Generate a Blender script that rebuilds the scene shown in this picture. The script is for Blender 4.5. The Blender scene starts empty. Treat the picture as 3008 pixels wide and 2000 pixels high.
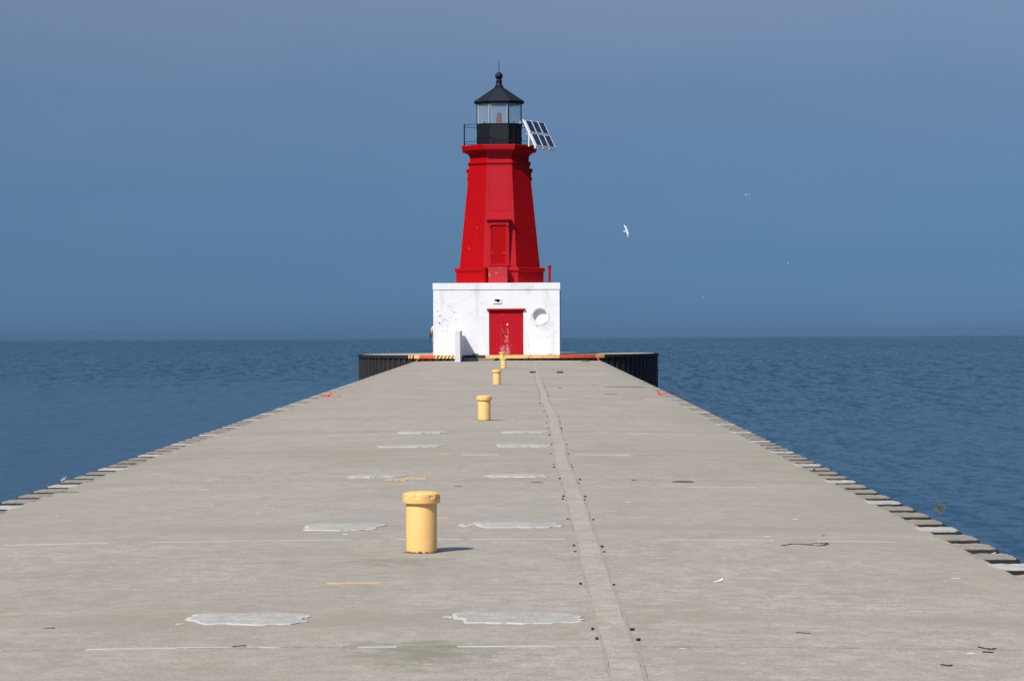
import bpy, bmesh, math, random
import numpy as np
from mathutils import Vector, Matrix

random.seed(7)
np.random.seed(7)
S = bpy.context.scene
C = S.collection
R = math.radians
PI = math.pi

# ------------------------------------------------------------------ camera
F = 8000.0                      # focal length in pixels of the 3008 px wide photograph
CAMZ = 1.6
PITCH = math.atan(34.0 / F)
ROLL = math.atan(0.0047)
fwd = Vector((0, math.cos(PITCH), -math.sin(PITCH)))
r0 = Vector((1, 0, 0)); u0 = Vector((0, math.sin(PITCH), math.cos(PITCH)))
rgt = r0 * math.cos(ROLL) - u0 * math.sin(ROLL)
upv = u0 * math.cos(ROLL) + r0 * math.sin(ROLL)
cam_d = bpy.data.cameras.new('camera')
cam = bpy.data.objects.new('camera', cam_d); C.objects.link(cam)
cam_d.sensor_fit = 'HORIZONTAL'; cam_d.sensor_width = 36.0; cam_d.lens = F * 36.0 / 3008.0
cam_d.clip_start = 0.2; cam_d.clip_end = 120000
m = Matrix((rgt, upv, -fwd)).transposed().to_4x4(); m.translation = (0, 0, CAMZ)
cam.matrix_world = m
S.camera = cam

# ------------------------------------------------------------------ sky, sun, exposure
SUN_TRAVEL = Vector((0.57, 0.79, -1.0)).normalized()
to_sun = -SUN_TRAVEL
SUN_EL = math.asin(to_sun.z)
SUN_AZ = math.atan2(to_sun.x, to_sun.y)
W = bpy.data.worlds.new('World'); S.world = W; W.use_nodes = True
wn = W.node_tree.nodes; wl = W.node_tree.links
wn.clear()
sky = wn.new('ShaderNodeTexSky'); sky.sky_type = 'NISHITA'; sky.sun_disc = False
sky.sun_elevation = SUN_EL; sky.sun_rotation = SUN_AZ
sky.air_density = 1.0; sky.dust_density = 0.6; sky.ozone_density = 2.0; sky.altitude = 180
bg = wn.new('ShaderNodeBackground'); bg.inputs['Strength'].default_value = 0.15
wo = wn.new('ShaderNodeOutputWorld')
tc = wn.new('ShaderNodeTexCoord'); sx = wn.new('ShaderNodeSeparateXYZ')
wl.new(tc.outputs['Generated'], sx.inputs[0])
mr = wn.new('ShaderNodeMapRange'); mr.inputs['From Min'].default_value = 0.0; mr.inputs['From Max'].default_value = 1.0
wl.new(sx.outputs['Z'], mr.inputs['Value'])
rp = wn.new('ShaderNodeValToRGB'); wl.new(mr.outputs[0], rp.inputs[0])
SKY_TINT = [
    (0.0087, (0.082, 0.173, 0.387)),
    (0.0260, (0.079, 0.156, 0.329)),
    (0.0520, (0.095, 0.161, 0.291)),
    (0.0870, (0.145, 0.187, 0.279)),
    (0.1220, (0.237, 0.241, 0.307)),
    (0.1740, (0.185, 0.250, 0.318)),
    (0.3400, (0.300, 0.410, 0.470)),
    (0.5500, (0.850, 0.850, 0.850)), (1.0000, (1.000, 1.000, 1.000))]   # a hazy, slate blue lower sky
el = rp.color_ramp.elements
for i, (p, c) in enumerate(SKY_TINT):
    e = el[i] if i < 2 else el.new(p)
    e.position = p; e.color = (*c, 1)
mx = wn.new('ShaderNodeMix'); mx.data_type = 'RGBA'; mx.blend_type = 'MULTIPLY'; mx.inputs[0].default_value = 1.0
wl.new(sky.outputs[0], mx.inputs[6]); wl.new(rp.outputs[0], mx.inputs[7])
# faint high haze, a little pinker, drifting through the blue
hz = wn.new('ShaderNodeTexNoise'); hz.inputs['Scale'].default_value = 9.0; hz.inputs['Detail'].default_value = 3.0; hz.inputs['Roughness'].default_value = 0.5
hm = wn.new('ShaderNodeMapping'); hm.inputs['Scale'].default_value = (1.0, 1.0, 3.2); hm.inputs['Location'].default_value = (0.35, 0.2, 0.1)
wl.new(tc.outputs['Generated'], hm.inputs[0]); wl.new(hm.outputs[0], hz.inputs['Vector'])
hr = wn.new('ShaderNodeMapRange'); hr.inputs['From Min'].default_value = 0.42; hr.inputs['From Max'].default_value = 0.72; hr.inputs['To Max'].default_value = 0.16
wl.new(hz.outputs['Fac'], hr.inputs['Value'])
mh = wn.new('ShaderNodeMix'); mh.data_type = 'RGBA'; mh.blend_type = 'MULTIPLY'
hc = wn.new('ShaderNodeMix'); hc.data_type = 'RGBA'; hc.blend_type = 'MIX'
hc.inputs[6].default_value = (1, 1, 1, 1); hc.inputs[7].default_value = (1.42, 1.16, 1.10, 1)
wl.new(hr.outputs[0], hc.inputs[0]); mh.inputs[0].default_value = 1.0
wl.new(mx.outputs[2], mh.inputs[6]); wl.new(hc.outputs[2], mh.inputs[7])
wl.new(mh.outputs[2], bg.inputs['Color']); wl.new(bg.outputs[0], wo.inputs['Surface'])

sd = bpy.data.lights.new('sun', 'SUN'); sd.energy = 3.7; sd.angle = R(0.55); sd.color = (1.0, 0.945, 0.86)
so = bpy.data.objects.new('sun', sd); C.objects.link(so)
so.rotation_euler = SUN_TRAVEL.to_track_quat('-Z', 'Y').to_euler(); so.location = (-60, -60, 120)
S.view_settings.view_transform = 'Standard'; S.view_settings.look = 'None'
S.view_settings.exposure = 0.4; S.view_settings.gamma = 1.0
S.view_settings.use_curve_mapping = False
S.cycles.use_denoising = True
S.cycles.max_bounces = 8; S.cycles.transparent_max_bounces = 12

# ------------------------------------------------------------------ pixel helpers (photograph pixel -> point in the place)
def ray(px, py):
    return fwd + rgt * ((px - 1504.0) / F) + upv * ((1000.0 - py) / F)
def at_z(px, py, z):
    d = ray(px, py); t = (z - CAMZ) / d.z
    return Vector((0, 0, CAMZ)) + d * t
def at_y(px, py, y):
    d = ray(px, py)
    return Vector((0, 0, CAMZ)) + d * (y / d.y)

# pier edges (outer faces of the sheet pile teeth), straight lines on the ground
EZ = -0.055
def line(p, q):
    a = at_z(*p, EZ); b = at_z(*q, EZ)
    k = (b.x - a.x) / (b.y - a.y)
    return lambda y: a.x + k * (y - a.y), k
XL, KL = line((35, 1466), (1051.5, 1118.7))
XR, KR = line((2954.5, 1623.7), (1932.9, 1139))
def zdeck(x, y):
    c = 0.5 * (XL(y) + XR(y)); hw = 0.5 * (XR(y) - XL(y))
    return -0.055 * ((x - c) / hw) ** 2
def deck(px, py, dz=0.0):
    z = 0.0
    for _ in range(6):
        p = at_z(px, py, z); z = zdeck(p.x, p.y)
    return Vector((p.x, p.y, z + dz))

# ------------------------------------------------------------------ node helpers
class NT:
    def __init__(s, name):
        s.m = bpy.data.materials.new(name); s.m.use_nodes = True
        s.n = s.m.node_tree.nodes; s.l = s.m.node_tree.links
        s.b = s.n['Principled BSDF']; s.pos = None
    def P(s):
        if s.pos is None:
            s.pos = s.n.new('ShaderNodeNewGeometry').outputs['Position']
        return s.pos
    def map(s, scale=(1, 1, 1), loc=(0, 0, 0), src=None):
        n = s.n.new('ShaderNodeMapping'); n.inputs['Scale'].default_value = scale; n.inputs['Location'].default_value = loc
        s.l.new(src if src is not None else s.P(), n.inputs[0]); return n.outputs[0]
    def noise(s, scale, detail=4, rough=0.55, vec=None, dist=0.0, lac=2.0):
        n = s.n.new('ShaderNodeTexNoise'); n.inputs['Scale'].default_value = scale
        n.inputs['Detail'].default_value = detail; n.inputs['Roughness'].default_value = rough
        n.inputs['Distortion'].default_value = dist; n.inputs['Lacunarity'].default_value = lac
        s.l.new(vec if vec is not None else s.P(), n.inputs['Vector']); return n.outputs['Fac']
    def voro(s, scale, vec=None, feat='F1'):
        n = s.n.new('ShaderNodeTexVoronoi'); n.feature = feat; n.inputs['Scale'].default_value = scale
        s.l.new(vec if vec is not None else s.P(), n.inputs['Vector']); return n.outputs['Distance']
    def rng(s, v, a, b, c=0.0, d=1.0, smooth=False):
        n = s.n.new('ShaderNodeMapRange'); n.interpolation_type = 'SMOOTHSTEP' if smooth else 'LINEAR'
        for k, x in zip(('From Min', 'From Max', 'To Min', 'To Max'), (a, b, c, d)):
            n.inputs[k].default_value = x
        s.l.new(v, n.inputs['Value']); return n.outputs[0]
    def math(s, op, a, b=None, c=None):
        n = s.n.new('ShaderNodeMath'); n.operation = op
        for i, x in enumerate((a, b, c)):
            if x is None: continue
            if isinstance(x, (int, float)): n.inputs[i].default_value = x
            else: s.l.new(x, n.inputs[i])
        return n.outputs[0]
    def sep(s, v=None):
        n = s.n.new('ShaderNodeSeparateXYZ'); s.l.new(v if v is not None else s.P(), n.inputs[0]); return n.outputs
    def mix(s, f, a, b, mode='MIX'):
        n = s.n.new('ShaderNodeMix'); n.data_type = 'RGBA'; n.blend_type = mode
        for i, x in zip((0, 6, 7), (f, a, b)):
            if isinstance(x, (int, float)): n.inputs[i].default_value = x
            elif isinstance(x, tuple): n.inputs[i].default_value = (*x, 1)
            else: s.l.new(x, n.inputs[i])
        return n.outputs[2]
    def col(s, c):
        if isinstance(c, tuple): s.b.inputs['Base Color'].default_value = (*c, 1)
        else: s.l.new(c, s.b.inputs['Base Color'])
    def set(s, **k):
        for a, v in k.items():
            i = s.b.inputs[a.replace('_', ' ')]
            if isinstance(v, (int, float)): i.default_value = v
            else: s.l.new(v, i)
    def bump(s, h, strength=0.3, dist=0.02, normal=None):
        n = s.n.new('ShaderNodeBump'); n.inputs['Strength'].default_value = strength if isinstance(strength, (int, float)) else 1
        if not isinstance(strength, (int, float)): s.l.new(strength, n.inputs['Strength'])
        n.inputs['Distance'].default_value = dist; s.l.new(h, n.inputs['Height'])
        if normal is not None: s.l.new(normal, n.inputs['Normal'])
        s.l.new(n.outputs[0], s.b.inputs['Normal']); return n.outputs[0]

def simple(name, c, rough=0.6, var=0.18, scale=3.0, metallic=0.0, spec=0.5):
    t = NT(name)
    f = t.noise(scale, 5)
    t.col(t.mix(f, tuple(x * (1 - var) for x in c), tuple(min(1, x * (1 + var)) for x in c)))
    t.set(Roughness=rough, Metallic=metallic); t.b.inputs['Specular IOR Level'].default_value = spec
    t.bump(t.noise(scale * 14, 4), 0.15, 0.01)
    return t.m

M = {}
# weathered pier concrete: mottled, speckled with aggregate, a few stains and droppings
def concrete(name, base, stain=1.0, specks=True, edges=False):
    t = NT(name)
    big = t.noise(0.22, 4, 0.6)
    mid = t.noise(1.3, 5, 0.65)
    fine = t.noise(28, 3, 0.7)
    grit = t.noise(95, 2, 0.6)
    c = t.mix(t.rng(mid, 0.38, 0.62), tuple(x * 0.82 for x in base), tuple(x * 1.12 for x in base))
    c = t.mix(t.rng(big, 0.35, 0.7), c, t.mix(0.5, c, (base[0] * 0.86, base[1] * 0.84, base[2] * 0.83)))
    strk = t.noise(6.0, 6, 0.75)
    c = t.mix(t.rng(strk, 0.40, 0.54, 0.55, 0.0), c, (base[0] * 0.60, base[1] * 0.58, base[2] * 0.55))
    c = t.mix(t.rng(strk, 0.51, 0.62, 0.0, 0.45), c, (base[0] * 1.30, base[1] * 1.30, base[2] * 1.26))
    c = t.mix(t.rng(fine, 0.34, 0.66), t.mix(0.75, c, (base[0] * 0.66, base[1] * 0.65, base[2] * 0.64)), c)
    c = t.mix(t.rng(grit, 0.55, 0.72), c, (base[0] * 1.35, base[1] * 1.35, base[2] * 1.32))
    c = t.mix(t.rng(grit, 0.36, 0.24), c, (base[0] * 0.45, base[1] * 0.44, base[2] * 0.42))
    # brownish damp stains and a hint of algae, in patches with an outline of their own
    st = t.noise(0.55, 6, 0.7, t.map((1, 0.45, 1), (3, 9, 0)))
    c = t.mix(t.math('MULTIPLY', t.rng(st, 0.53, 0.72), 0.55 * stain), c, (base[0] * 0.62, base[1] * 0.58, base[2] * 0.50))
    al = t.noise(0.8, 6, 0.75, t.map((1, 0.8, 1), (21, 4, 0)))
    c = t.mix(t.math('MULTIPLY', t.rng(al, 0.60, 0.76), 0.6 * stain), c, (0.16, 0.155, 0.085))
    if edges:      # grime washed out to both edges of the deck, and broad damp marks
        q = t.sep(); y0, y1 = 0.0, 140.0
        cl = lambda f: t.math('ADD', t.math('MULTIPLY', q[1], (f(y1) - f(y0)) / (y1 - y0)), f(y0))
        u = t.math('DIVIDE', t.math('ABSOLUTE', t.math('SUBTRACT', q[0], cl(lambda y: 0.5 * (XL(y) + XR(y))))), cl(lambda y: 0.5 * (XR(y) - XL(y))))
        u = t.math('ADD', u, t.math('MULTIPLY', t.math('SUBTRACT', t.noise(0.5, 5, 0.65), 0.5), 0.5))
        c = t.mix(t.rng(u, 0.62, 1.02, 0.0, 0.5, True), c, (base[0] * 0.74, base[1] * 0.70, base[2] * 0.64))
        bd = t.noise(0.16, 6, 0.68, t.map((1, 0.6, 1), (31, 14, 0)))
        c = t.mix(t.rng(bd, 0.46, 0.64, 0.0, 0.55), c, (base[0] * 0.72, base[1] * 0.68, base[2] * 0.63))
        # rusty brown discolouration along the repaired cracks, mid slab
        fr_ = t.math('ABSOLUTE', t.math('SUBTRACT', t.math('FRACT', t.math('ADD', t.math('DIVIDE', t.math('SUBTRACT', q[1], 15.05), 6.95), 0.5)), 0.5))
        dd = t.math('ADD', t.math('MULTIPLY', fr_, 6.95), t.math('MULTIPLY', t.math('SUBTRACT', t.noise(1.1, 5, 0.7, t.map((1, 1, 1), (2, 40, 0))), 0.5), 1.5))
        c = t.mix(t.rng(dd, 0.0, 0.5, 0.5, 0.0, True), c, (base[0] * 0.72, base[1] * 0.64, base[2] * 0.57))
        # green film of algae where water stands, near the joint in the foreground
        ds = t.n.new('ShaderNodeVectorMath'); ds.operation = 'DISTANCE'; t.l.new(t.map((1, 0.8, 0)), ds.inputs[0]); gp = deck(1250, 1918); ds.inputs[1].default_value = (gp.x, gp.y * 0.8, 0)
        gm = t.math('ADD', ds.outputs['Value'], t.math('MULTIPLY', t.math('SUBTRACT', t.noise(3.0, 6, 0.75), 0.5), 1.6))
        c = t.mix(t.rng(gm, 0.05, 0.55, 0.6, 0.0, True), c, (0.175, 0.165, 0.095))
        gp2 = deck(1180, 1650); ds2 = t.n.new('ShaderNodeVectorMath'); ds2.operation = 'DISTANCE'; t.l.new(t.map((0.8, 0.8, 0)), ds2.inputs[0]); ds2.inputs[1].default_value = (gp2.x * 0.8, gp2.y * 0.8, 0)
        gm2 = t.math('ADD', ds2.outputs['Value'], t.math('MULTIPLY', t.math('SUBTRACT', t.noise(3.4, 6, 0.75), 0.5), 1.4))
        c = t.mix(t.rng(gm2, 0.0, 0.4, 0.5, 0.0, True), c, (0.19, 0.17, 0.10))
        sl = t.n.new('ShaderNodeObjectInfo')
        c = t.mix(t.rng(sl.outputs['Random'], 0, 1, 0.0, 0.30), c, (base[0] * 0.78, base[1] * 0.77, base[2] * 0.76))
    if specks:
        v = t.voro(0.9, t.map((1, 1, 1), (5, 5, 0)))
        ragged = t.math('ADD', v, t.math('MULTIPLY', t.math('SUBTRACT', t.noise(30, 2), 0.5), 0.10))
        c = t.mix(t.rng(ragged, 0.030, 0.018), c, (0.62, 0.62, 0.60))
    t.col(c); t.set(Roughness=0.92); t.b.inputs['Specular IOR Level'].default_value = 0.25
    t.bump(t.math('ADD', fine, t.math('MULTIPLY', grit, 0.6)), 0.45, 0.012)
    return t.m
M['concrete'] = concrete('pier_concrete', (0.41, 0.366, 0.299), 1.0, True, True)
M['tooth'] = concrete('edge_concrete', (0.305, 0.275, 0.228), 1.3, False)
M['tooth_pale'] = concrete('pale_edge_concrete', (0.46, 0.44, 0.39), 0.4, False)
M['patch'] = concrete('patch_mortar', (0.455, 0.428, 0.375), 0.2, False)
M['cover'] = concrete('cover_strip_mortar', (0.43, 0.384, 0.312), 0.4, False)
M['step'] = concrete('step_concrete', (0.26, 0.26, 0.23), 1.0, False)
M['fringe'] = simple('white_mortar', (0.49, 0.472, 0.435), 0.9, 0.15, 6)
M['joint'] = simple('joint_bed', (0.10, 0.09, 0.08), 0.95, 0.3, 6)
M['crack'] = simple('crack_soil', (0.035, 0.033, 0.025), 0.95, 0.3, 20)
M['sealant'] = simple('joint_sealant', (0.52, 0.515, 0.50), 0.8, 0.15, 5)
M['orange'] = simple('orange_paint', (0.72, 0.085, 0.025), 0.6, 0.2, 9)
M['yellow_line'] = simple('worn_yellow_line', (0.62, 0.40, 0.16), 0.8, 0.25, 12)
M['seam'] = simple('grimy_seam', (0.315, 0.270, 0.212), 0.95, 0.2, 5)
M['bolt'] = simple('rusty_bolt', (0.025, 0.02, 0.016), 0.8, 0.4, 30)
M['wear_orange'] = simple('worn_orange_line', (0.55, 0.16, 0.09), 0.8, 0.3, 14)

def steel(name, base, rust, amt):
    t = NT(name)
    f = t.noise(2.2, 6, 0.7)
    c = t.mix(t.rng(f, 0.45, 0.75), base, tuple(x * 1.6 for x in base))
    r = t.noise(5, 6, 0.75, t.map((1, 1, 0.35), (7, 2, 1)))
    c = t.mix(t.math('MULTIPLY', t.rng(r, 0.52, 0.7), amt), c, rust)
    t.col(c); t.set(Roughness=0.72); t.b.inputs['Specular IOR Level'].default_value = 0.3
    t.bump(t.noise(25, 4), 0.3, 0.01)
    return t.m
M['pile'] = steel('sheet_pile_steel', (0.028, 0.024, 0.020), (0.07, 0.042, 0.024), 0.8)
M['crib'] = steel('crib_steel', (0.024, 0.021, 0.023), (0.065, 0.045, 0.036), 0.7)
M['beam_black'] = steel('black_beam_steel', (0.014, 0.015, 0.019), (0.08, 0.05, 0.03), 0.45)
M['beam_shadow'] = steel('shadow_brown_beam', (0.075, 0.042, 0.032), (0.03, 0.02, 0.017), 0.8)  # dark brown puts the shadow right of the buttress into the beam colour
def chipped(name, base, chip, lo=0.60, scale=9.0, rough=0.5, var=0.1):
    t = NT(name)
    c = t.mix(t.noise(1.7, 5), tuple(x * (1 - var) for x in base), tuple(min(1, x * (1 + var)) for x in base))
    n = t.noise(scale, 5, 0.6)
    c = t.mix(t.rng(n, lo, lo + 0.025), c, chip)
    t.col(c); t.set(Roughness=rough)
    t.bump(t.noise(30, 4), 0.12, 0.01)
    return t.m
M['beam_yellow'] = chipped('yellow_beam_paint', (0.84, 0.50, 0.17), (0.13, 0.07, 0.03), 0.63, 7.5, 0.6)
M['beam_orange'] = chipped('orange_beam_paint', (0.66, 0.085, 0.03), (0.13, 0.05, 0.03), 0.64, 7.5, 0.6)

# ------------------------------------------------------------------ mesh helpers
class MB:
    def __init__(s):
        s.v = []; s.f = []; s.mi = []
    def add(s, vs, fs, mi=0):
        o = len(s.v); s.v += [tuple(p) for p in vs]; s.f += [tuple(i + o for i in f) for f in fs]; s.mi += [mi] * len(fs)
        return s
    def hexa(s, p, mi=0):       # eight corners: bottom ring 0-3, top ring 4-7
        return s.add(p, [(3, 2, 1, 0), (4, 5, 6, 7), (0, 1, 5, 4), (1, 2, 6, 5), (2, 3, 7, 6), (3, 0, 4, 7)], mi)
    def box(s, a, b, mi=0):
        x0, y0, z0 = a; x1, y1, z1 = b
        return s.hexa([(x0, y0, z0), (x1, y0, z0), (x1, y1, z0), (x0, y1, z0), (x0, y0, z1), (x1, y0, z1), (x1, y1, z1), (x0, y1, z1)], mi)
    def tube(s, p, q, r, r2=None, n=8, mi=0):
        p = Vector(p); q = Vector(q); r2 = r if r2 is None else r2
        d = (q - p).normalized(); a = d.orthogonal().normalized(); b = d.cross(a)
        vs = []
        for c, rr in ((p, r), (q, r2)):
            for i in range(n):
                t = 2 * PI * i / n; vs.append(c + a * math.cos(t) * rr + b * math.sin(t) * rr)
        fs = [(i, (i + 1) % n, n + (i + 1) % n, n + i) for i in range(n)]
        fs += [tuple(range(n))[::-1], tuple(range(n, 2 * n))]
        return s.add(vs, fs, mi)
    def bar(s, p, q, w, h, up=(0, 0, 1), mi=0):
        p = Vector(p); q = Vector(q); d = (q - p).normalized(); a = d.cross(Vector(up)).normalized(); b = a.cross(d)
        vs = [p - a * w / 2 - b * h / 2, p + a * w / 2 - b * h / 2, p + a * w / 2 + b * h / 2, p - a * w / 2 + b * h / 2]
        vs += [v + (q - p) for v in vs]
        return s.hexa(vs, mi)
    def lathe(s, prof, n=24, c=(0, 0), phase=0.0, mi=0, mif=None, cap=True):
        rings = []; vs = []
        for (r, z) in prof:
            rings.append(len(vs))
            for i in range(n):
                t = phase + 2 * PI * i / n; vs.append((c[0] + r * math.cos(t), c[1] + r * math.sin(t), z))
        fs = []; ms = []
        for k in range(len(prof) - 1):
            for i in range(n):
                j = (i + 1) % n
                fs.append((rings[k] + i, rings[k] + j, rings[k + 1] + j, rings[k + 1] + i)); ms.append(mif(i) if mif else mi)
        if cap:
            fs.append(tuple(range(rings[0], rings[0] + n))[::-1]); ms.append(mi)
            fs.append(tuple(range(rings[-1], rings[-1] + n))); ms.append(mi)
        o = len(s.v); s.v += vs; s.f += [tuple(i + o for i in f) for f in fs]; s.mi += ms
        return s
    def prism(s, poly, z0, z1, mi=0):
        n = len(poly)
        vs = [(x, y, z0) for x, y in poly] + [(x, y, z1) for x, y in poly]
        fs = [tuple(range(n))[::-1], tuple(range(n, 2 * n))] + [(i, (i + 1) % n, n + (i + 1) % n, n + i) for i in range(n)]
        return s.add(vs, fs, mi)
    def mesh(s, name, mats, smooth=False):
        me = bpy.data.meshes.new(name); me.from_pydata(s.v, [], s.f)
        if not isinstance(mats, (list, tuple)): mats = [mats]
        for x in mats: me.materials.append(x)
        me.polygons.foreach_set('material_index', s.mi)
        bm = bmesh.new(); bm.from_mesh(me); bmesh.ops.recalc_face_normals(bm, faces=bm.faces); bm.to_mesh(me); bm.free()
        if smooth:
            me.polygons.foreach_set('use_smooth', [True] * len(me.polygons))
            try: me.set_sharp_from_angle(angle=R(smooth if smooth is not True else 35))
            except Exception: pass
        me.update()
        return me
    def build(s, name, mats, parent=None, smooth=False):
        return put(name, s.mesh(name, mats, smooth), parent)

def put(name, me, parent=None, loc=None, rot=None, scale=None):
    o = bpy.data.objects.new(name, me); C.objects.link(o)
    if parent is not None: o.parent = parent
    if loc is not None: o.location = loc
    if rot is not None: o.rotation_euler = rot
    if scale is not None: o.scale = scale
    return o
def empty(name, loc=(0, 0, 0), rz=0.0):
    o = bpy.data.objects.new(name, None); C.objects.link(o); o.location = loc; o.rotation_euler = (0, 0, rz)
    o.empty_display_size = 0.2
    return o
def tag(o, label=None, cat=None, group=None, kind=None):
    for k, v in (('label', label), ('category', cat), ('group', group), ('kind', kind)):
        if v: o[k] = v
    return o
def bake(o, name):
    """Apply the modifiers of an object and hand back its mesh."""
    dg = bpy.context.evaluated_depsgraph_get(); dg.update()
    me = bpy.data.meshes.new_from_object(o.evaluated_get(dg)); me.name = name
    return me
def cut(o, cutters):
    """Boolean openings cut once and for all; the cutting solids are deleted again."""
    for cme in cutters:
        k = bpy.data.objects.new('opening', cme); C.objects.link(k); k.parent = o.parent
        md = o.modifiers.new('cut', 'BOOLEAN'); md.operation = 'DIFFERENCE'; md.object = k; md.solver = 'EXACT'
        me = bake(o, o.data.name); o.modifiers.clear(); o.data = me
        bpy.data.objects.remove(k)

# ------------------------------------------------------------------ water
WZ = -1.9
t = NT('lake_water')
pos = t.P(); sp = t.sep()
dist = t.sep(); X, Y = sp[0], sp[1]
wob = t.noise(0.012, 4, 0.6)
yy = t.math('ADD', Y, t.math('MULTIPLY', t.math('SUBTRACT', wob, 0.5), 90.0))
# wind on the water: calm strip in the lee on the left of the pier, ruffled beyond, calm again far out
lee = t.math('MULTIPLY', t.rng(yy, 150, 215, 1, 0, True), t.rng(X, 6, -4, 0, 1, True))
near = t.rng(Y, 40, 170, 0.45, 1.0, True)
far = t.rng(t.math('ADD', Y, t.math('MULTIPLY', t.math('SUBTRACT', t.noise(0.002, 3), 0.5), 500)), 800, 1150, 1.0, 0.10, True)
gust = t.rng(t.noise(0.02, 4, 0.6, t.map((1, 0.22, 1))), 0.32, 0.62, 0.55, 1.15)
amp = t.math('MULTIPLY', t.math('MULTIPLY', far, gust), t.math('MULTIPLY', near, t.rng(lee, 0, 1, 1.0, 0.28)))
# surface slopes of the wavelets, laid over each other from ripples to longer chop
def slope(scale, sx_, sy_, loc, detail=2.5, rough=0.55):
    n = t.n.new('ShaderNodeTexNoise'); n.inputs['Scale'].default_value = scale; n.inputs['Detail'].default_value = detail; n.inputs['Roughness'].default_value = rough
    n.inputs['Distortion'].default_value = 0.5
    t.l.new(t.map((sx_, sy_, 1), loc), n.inputs['Vector']); q = t.sep(n.outputs['Color'])
    return t.math('SUBTRACT', q[0], 0.5), t.math('SUBTRACT', q[1], 0.5)
near_w = t.rng(Y, 90, 260, 1.0, 0.35, True)
far_w = t.rng(Y, 70, 300, 0.35, 1.0, True)
sy_, sx_ = None, None
for (sc_, kx, ky, loc, w_) in ((2.2, 1.6, 1.0, (0, 0, 0), 0.10), (0.75, 2.2, 1.0, (3, 7, 0), 0.22), (0.16, 4.5, 1.0, (11, 2, 0), 0.20)):
    a_, b_ = slope(sc_, kx, ky, loc)
    wt = near_w if sc_ > 0.5 else far_w
    a_ = t.math('MULTIPLY', t.math('MULTIPLY', a_, w_), wt); b_ = t.math('MULTIPLY', t.math('MULTIPLY', b_, w_), wt)
    sx_ = a_ if sx_ is None else t.math('ADD', sx_, a_); sy_ = b_ if sy_ is None else t.math('ADD', sy_, b_)
# steep little fronts of the wavelets, running in towards the pier
for (sc_, kx, loc, lo_, hi_, w_, wt) in ((1.7, 2.0, (5, 3, 0), 0.50, 0.68, 0.40, near_w), (0.40, 5.0, (1, 9, 0), 0.50, 0.66, 0.48, far_w), (0.10, 9.0, (6, 4, 0), 0.52, 0.66, 0.34, far_w)):
    n_ = t.noise(sc_, 3.0, 0.6, t.map((kx, 1, 1), loc), 0.5)
    sy_ = t.math('SUBTRACT', sy_, t.math('MULTIPLY', t.math('MULTIPLY', t.rng(n_, lo_, hi_, 0, 1, True), w_), wt))
cmb = t.n.new('ShaderNodeCombineXYZ'); cmb.inputs[2].default_value = 1.0
t.l.new(t.math('MULTIPLY', sx_, amp), cmb.inputs[0]); t.l.new(t.math('SUBTRACT', t.math('MULTIPLY', sy_, amp), t.rng(far, 0.06, 1.0, 0.010, 0.022)), cmb.inputs[1])
nrm_ = t.n.new('ShaderNodeVectorMath'); nrm_.operation = 'NORMALIZE'; t.l.new(cmb.outputs[0], nrm_.inputs[0])
t.l.new(nrm_.outputs[0], t.b.inputs['Normal'])
t.col((0.010, 0.038, 0.060)); t.set(Roughness=t.rng(far, 0.06, 1.0, 0.16, 0.20), IOR=1.333)
M['water'] = t.m
mb = MB()
angs = [2 * PI * i / 96 for i in range(96)]
rad = [0.0, 40, 120, 400, 1500, 6000, 20000, 60000]
vs = [(0, 0, WZ)]; fs = []
for r_ in rad[1:]:
    for a in angs: vs.append((r_ * math.cos(a), r_ * math.sin(a), WZ))
for i in range(96): fs.append((0, 1 + i, 1 + (i + 1) % 96))
for k in range(len(rad) - 2):
    for i in range(96):
        j = (i + 1) % 96; fs.append((1 + k * 96 + i, 1 + (k + 1) * 96 + i, 1 + (k + 1) * 96 + j, 1 + k * 96 + j))
mb.add(vs, fs)
tag(mb.build('water', M['water']), 'blue lake water ruffled by wind out to the hazy horizon', None, None, 'structure')

# ------------------------------------------------------------------ pier deck
pier = tag(empty('pier', (0, 0, 0)), 'long grey concrete pier running out to the lighthouse', 'pier')
INS = 0.27                                  # the teeth stick out this far
JOINTS = [13.75 + 7.0 * k for k in range(-3, 18)] 
ends = [-14.0] + [j for j in JOINTS if j < 136] + [141.5]
ends = sorted(ends)
for a, b in zip(ends[:-1], ends[1:]):
    mb = MB(); n = 18; ys = np.linspace(a + 0.006, b - 0.006, 4); vs = []; fs = []
    lift = random.uniform(-0.003, 0.003)
    for y in ys:
        l, r_ = XL(y) + INS, XR(y) - INS
        for i in range(n + 1):
            x = l + (r_ - l) * i / n; vs.append((x, y, zdeck(x, y) + lift))
    N = n + 1
    for k in range(3):
        for i in range(n): fs.append((k * N + i, k * N + i + 1, (k + 1) * N + i + 1, (k + 1) * N + i))
    top = len(vs)
    rim = [i for i in range(N)] + [k * N + n for k in range(1, 4)] + [3 * N + i for i in range(n - 1, -1, -1)] + [k * N for k in (2, 1)]
    for i in rim: vs.append((vs[i][0], vs[i][1], vs[i][2] - 0.28))
    L = len(rim)
    for i in range(L): fs.append((rim[i], top + i, top + (i + 1) % L, rim[(i + 1) % L]))
    mb.add(vs, fs); mb.build('concrete_slab', M['concrete'], pier)
# bed under the slabs, down to the lake floor
mb = MB(); bed = []
for y in (-14, 141): bed += [(XL(y) + INS + 0.02, y), (XR(y) - INS - 0.02, y)]
mb.prism([bed[0], bed[1], bed[3], bed[2]], -3.4, -0.20); mb.build('pier_core', M['joint'], pier)

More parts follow.
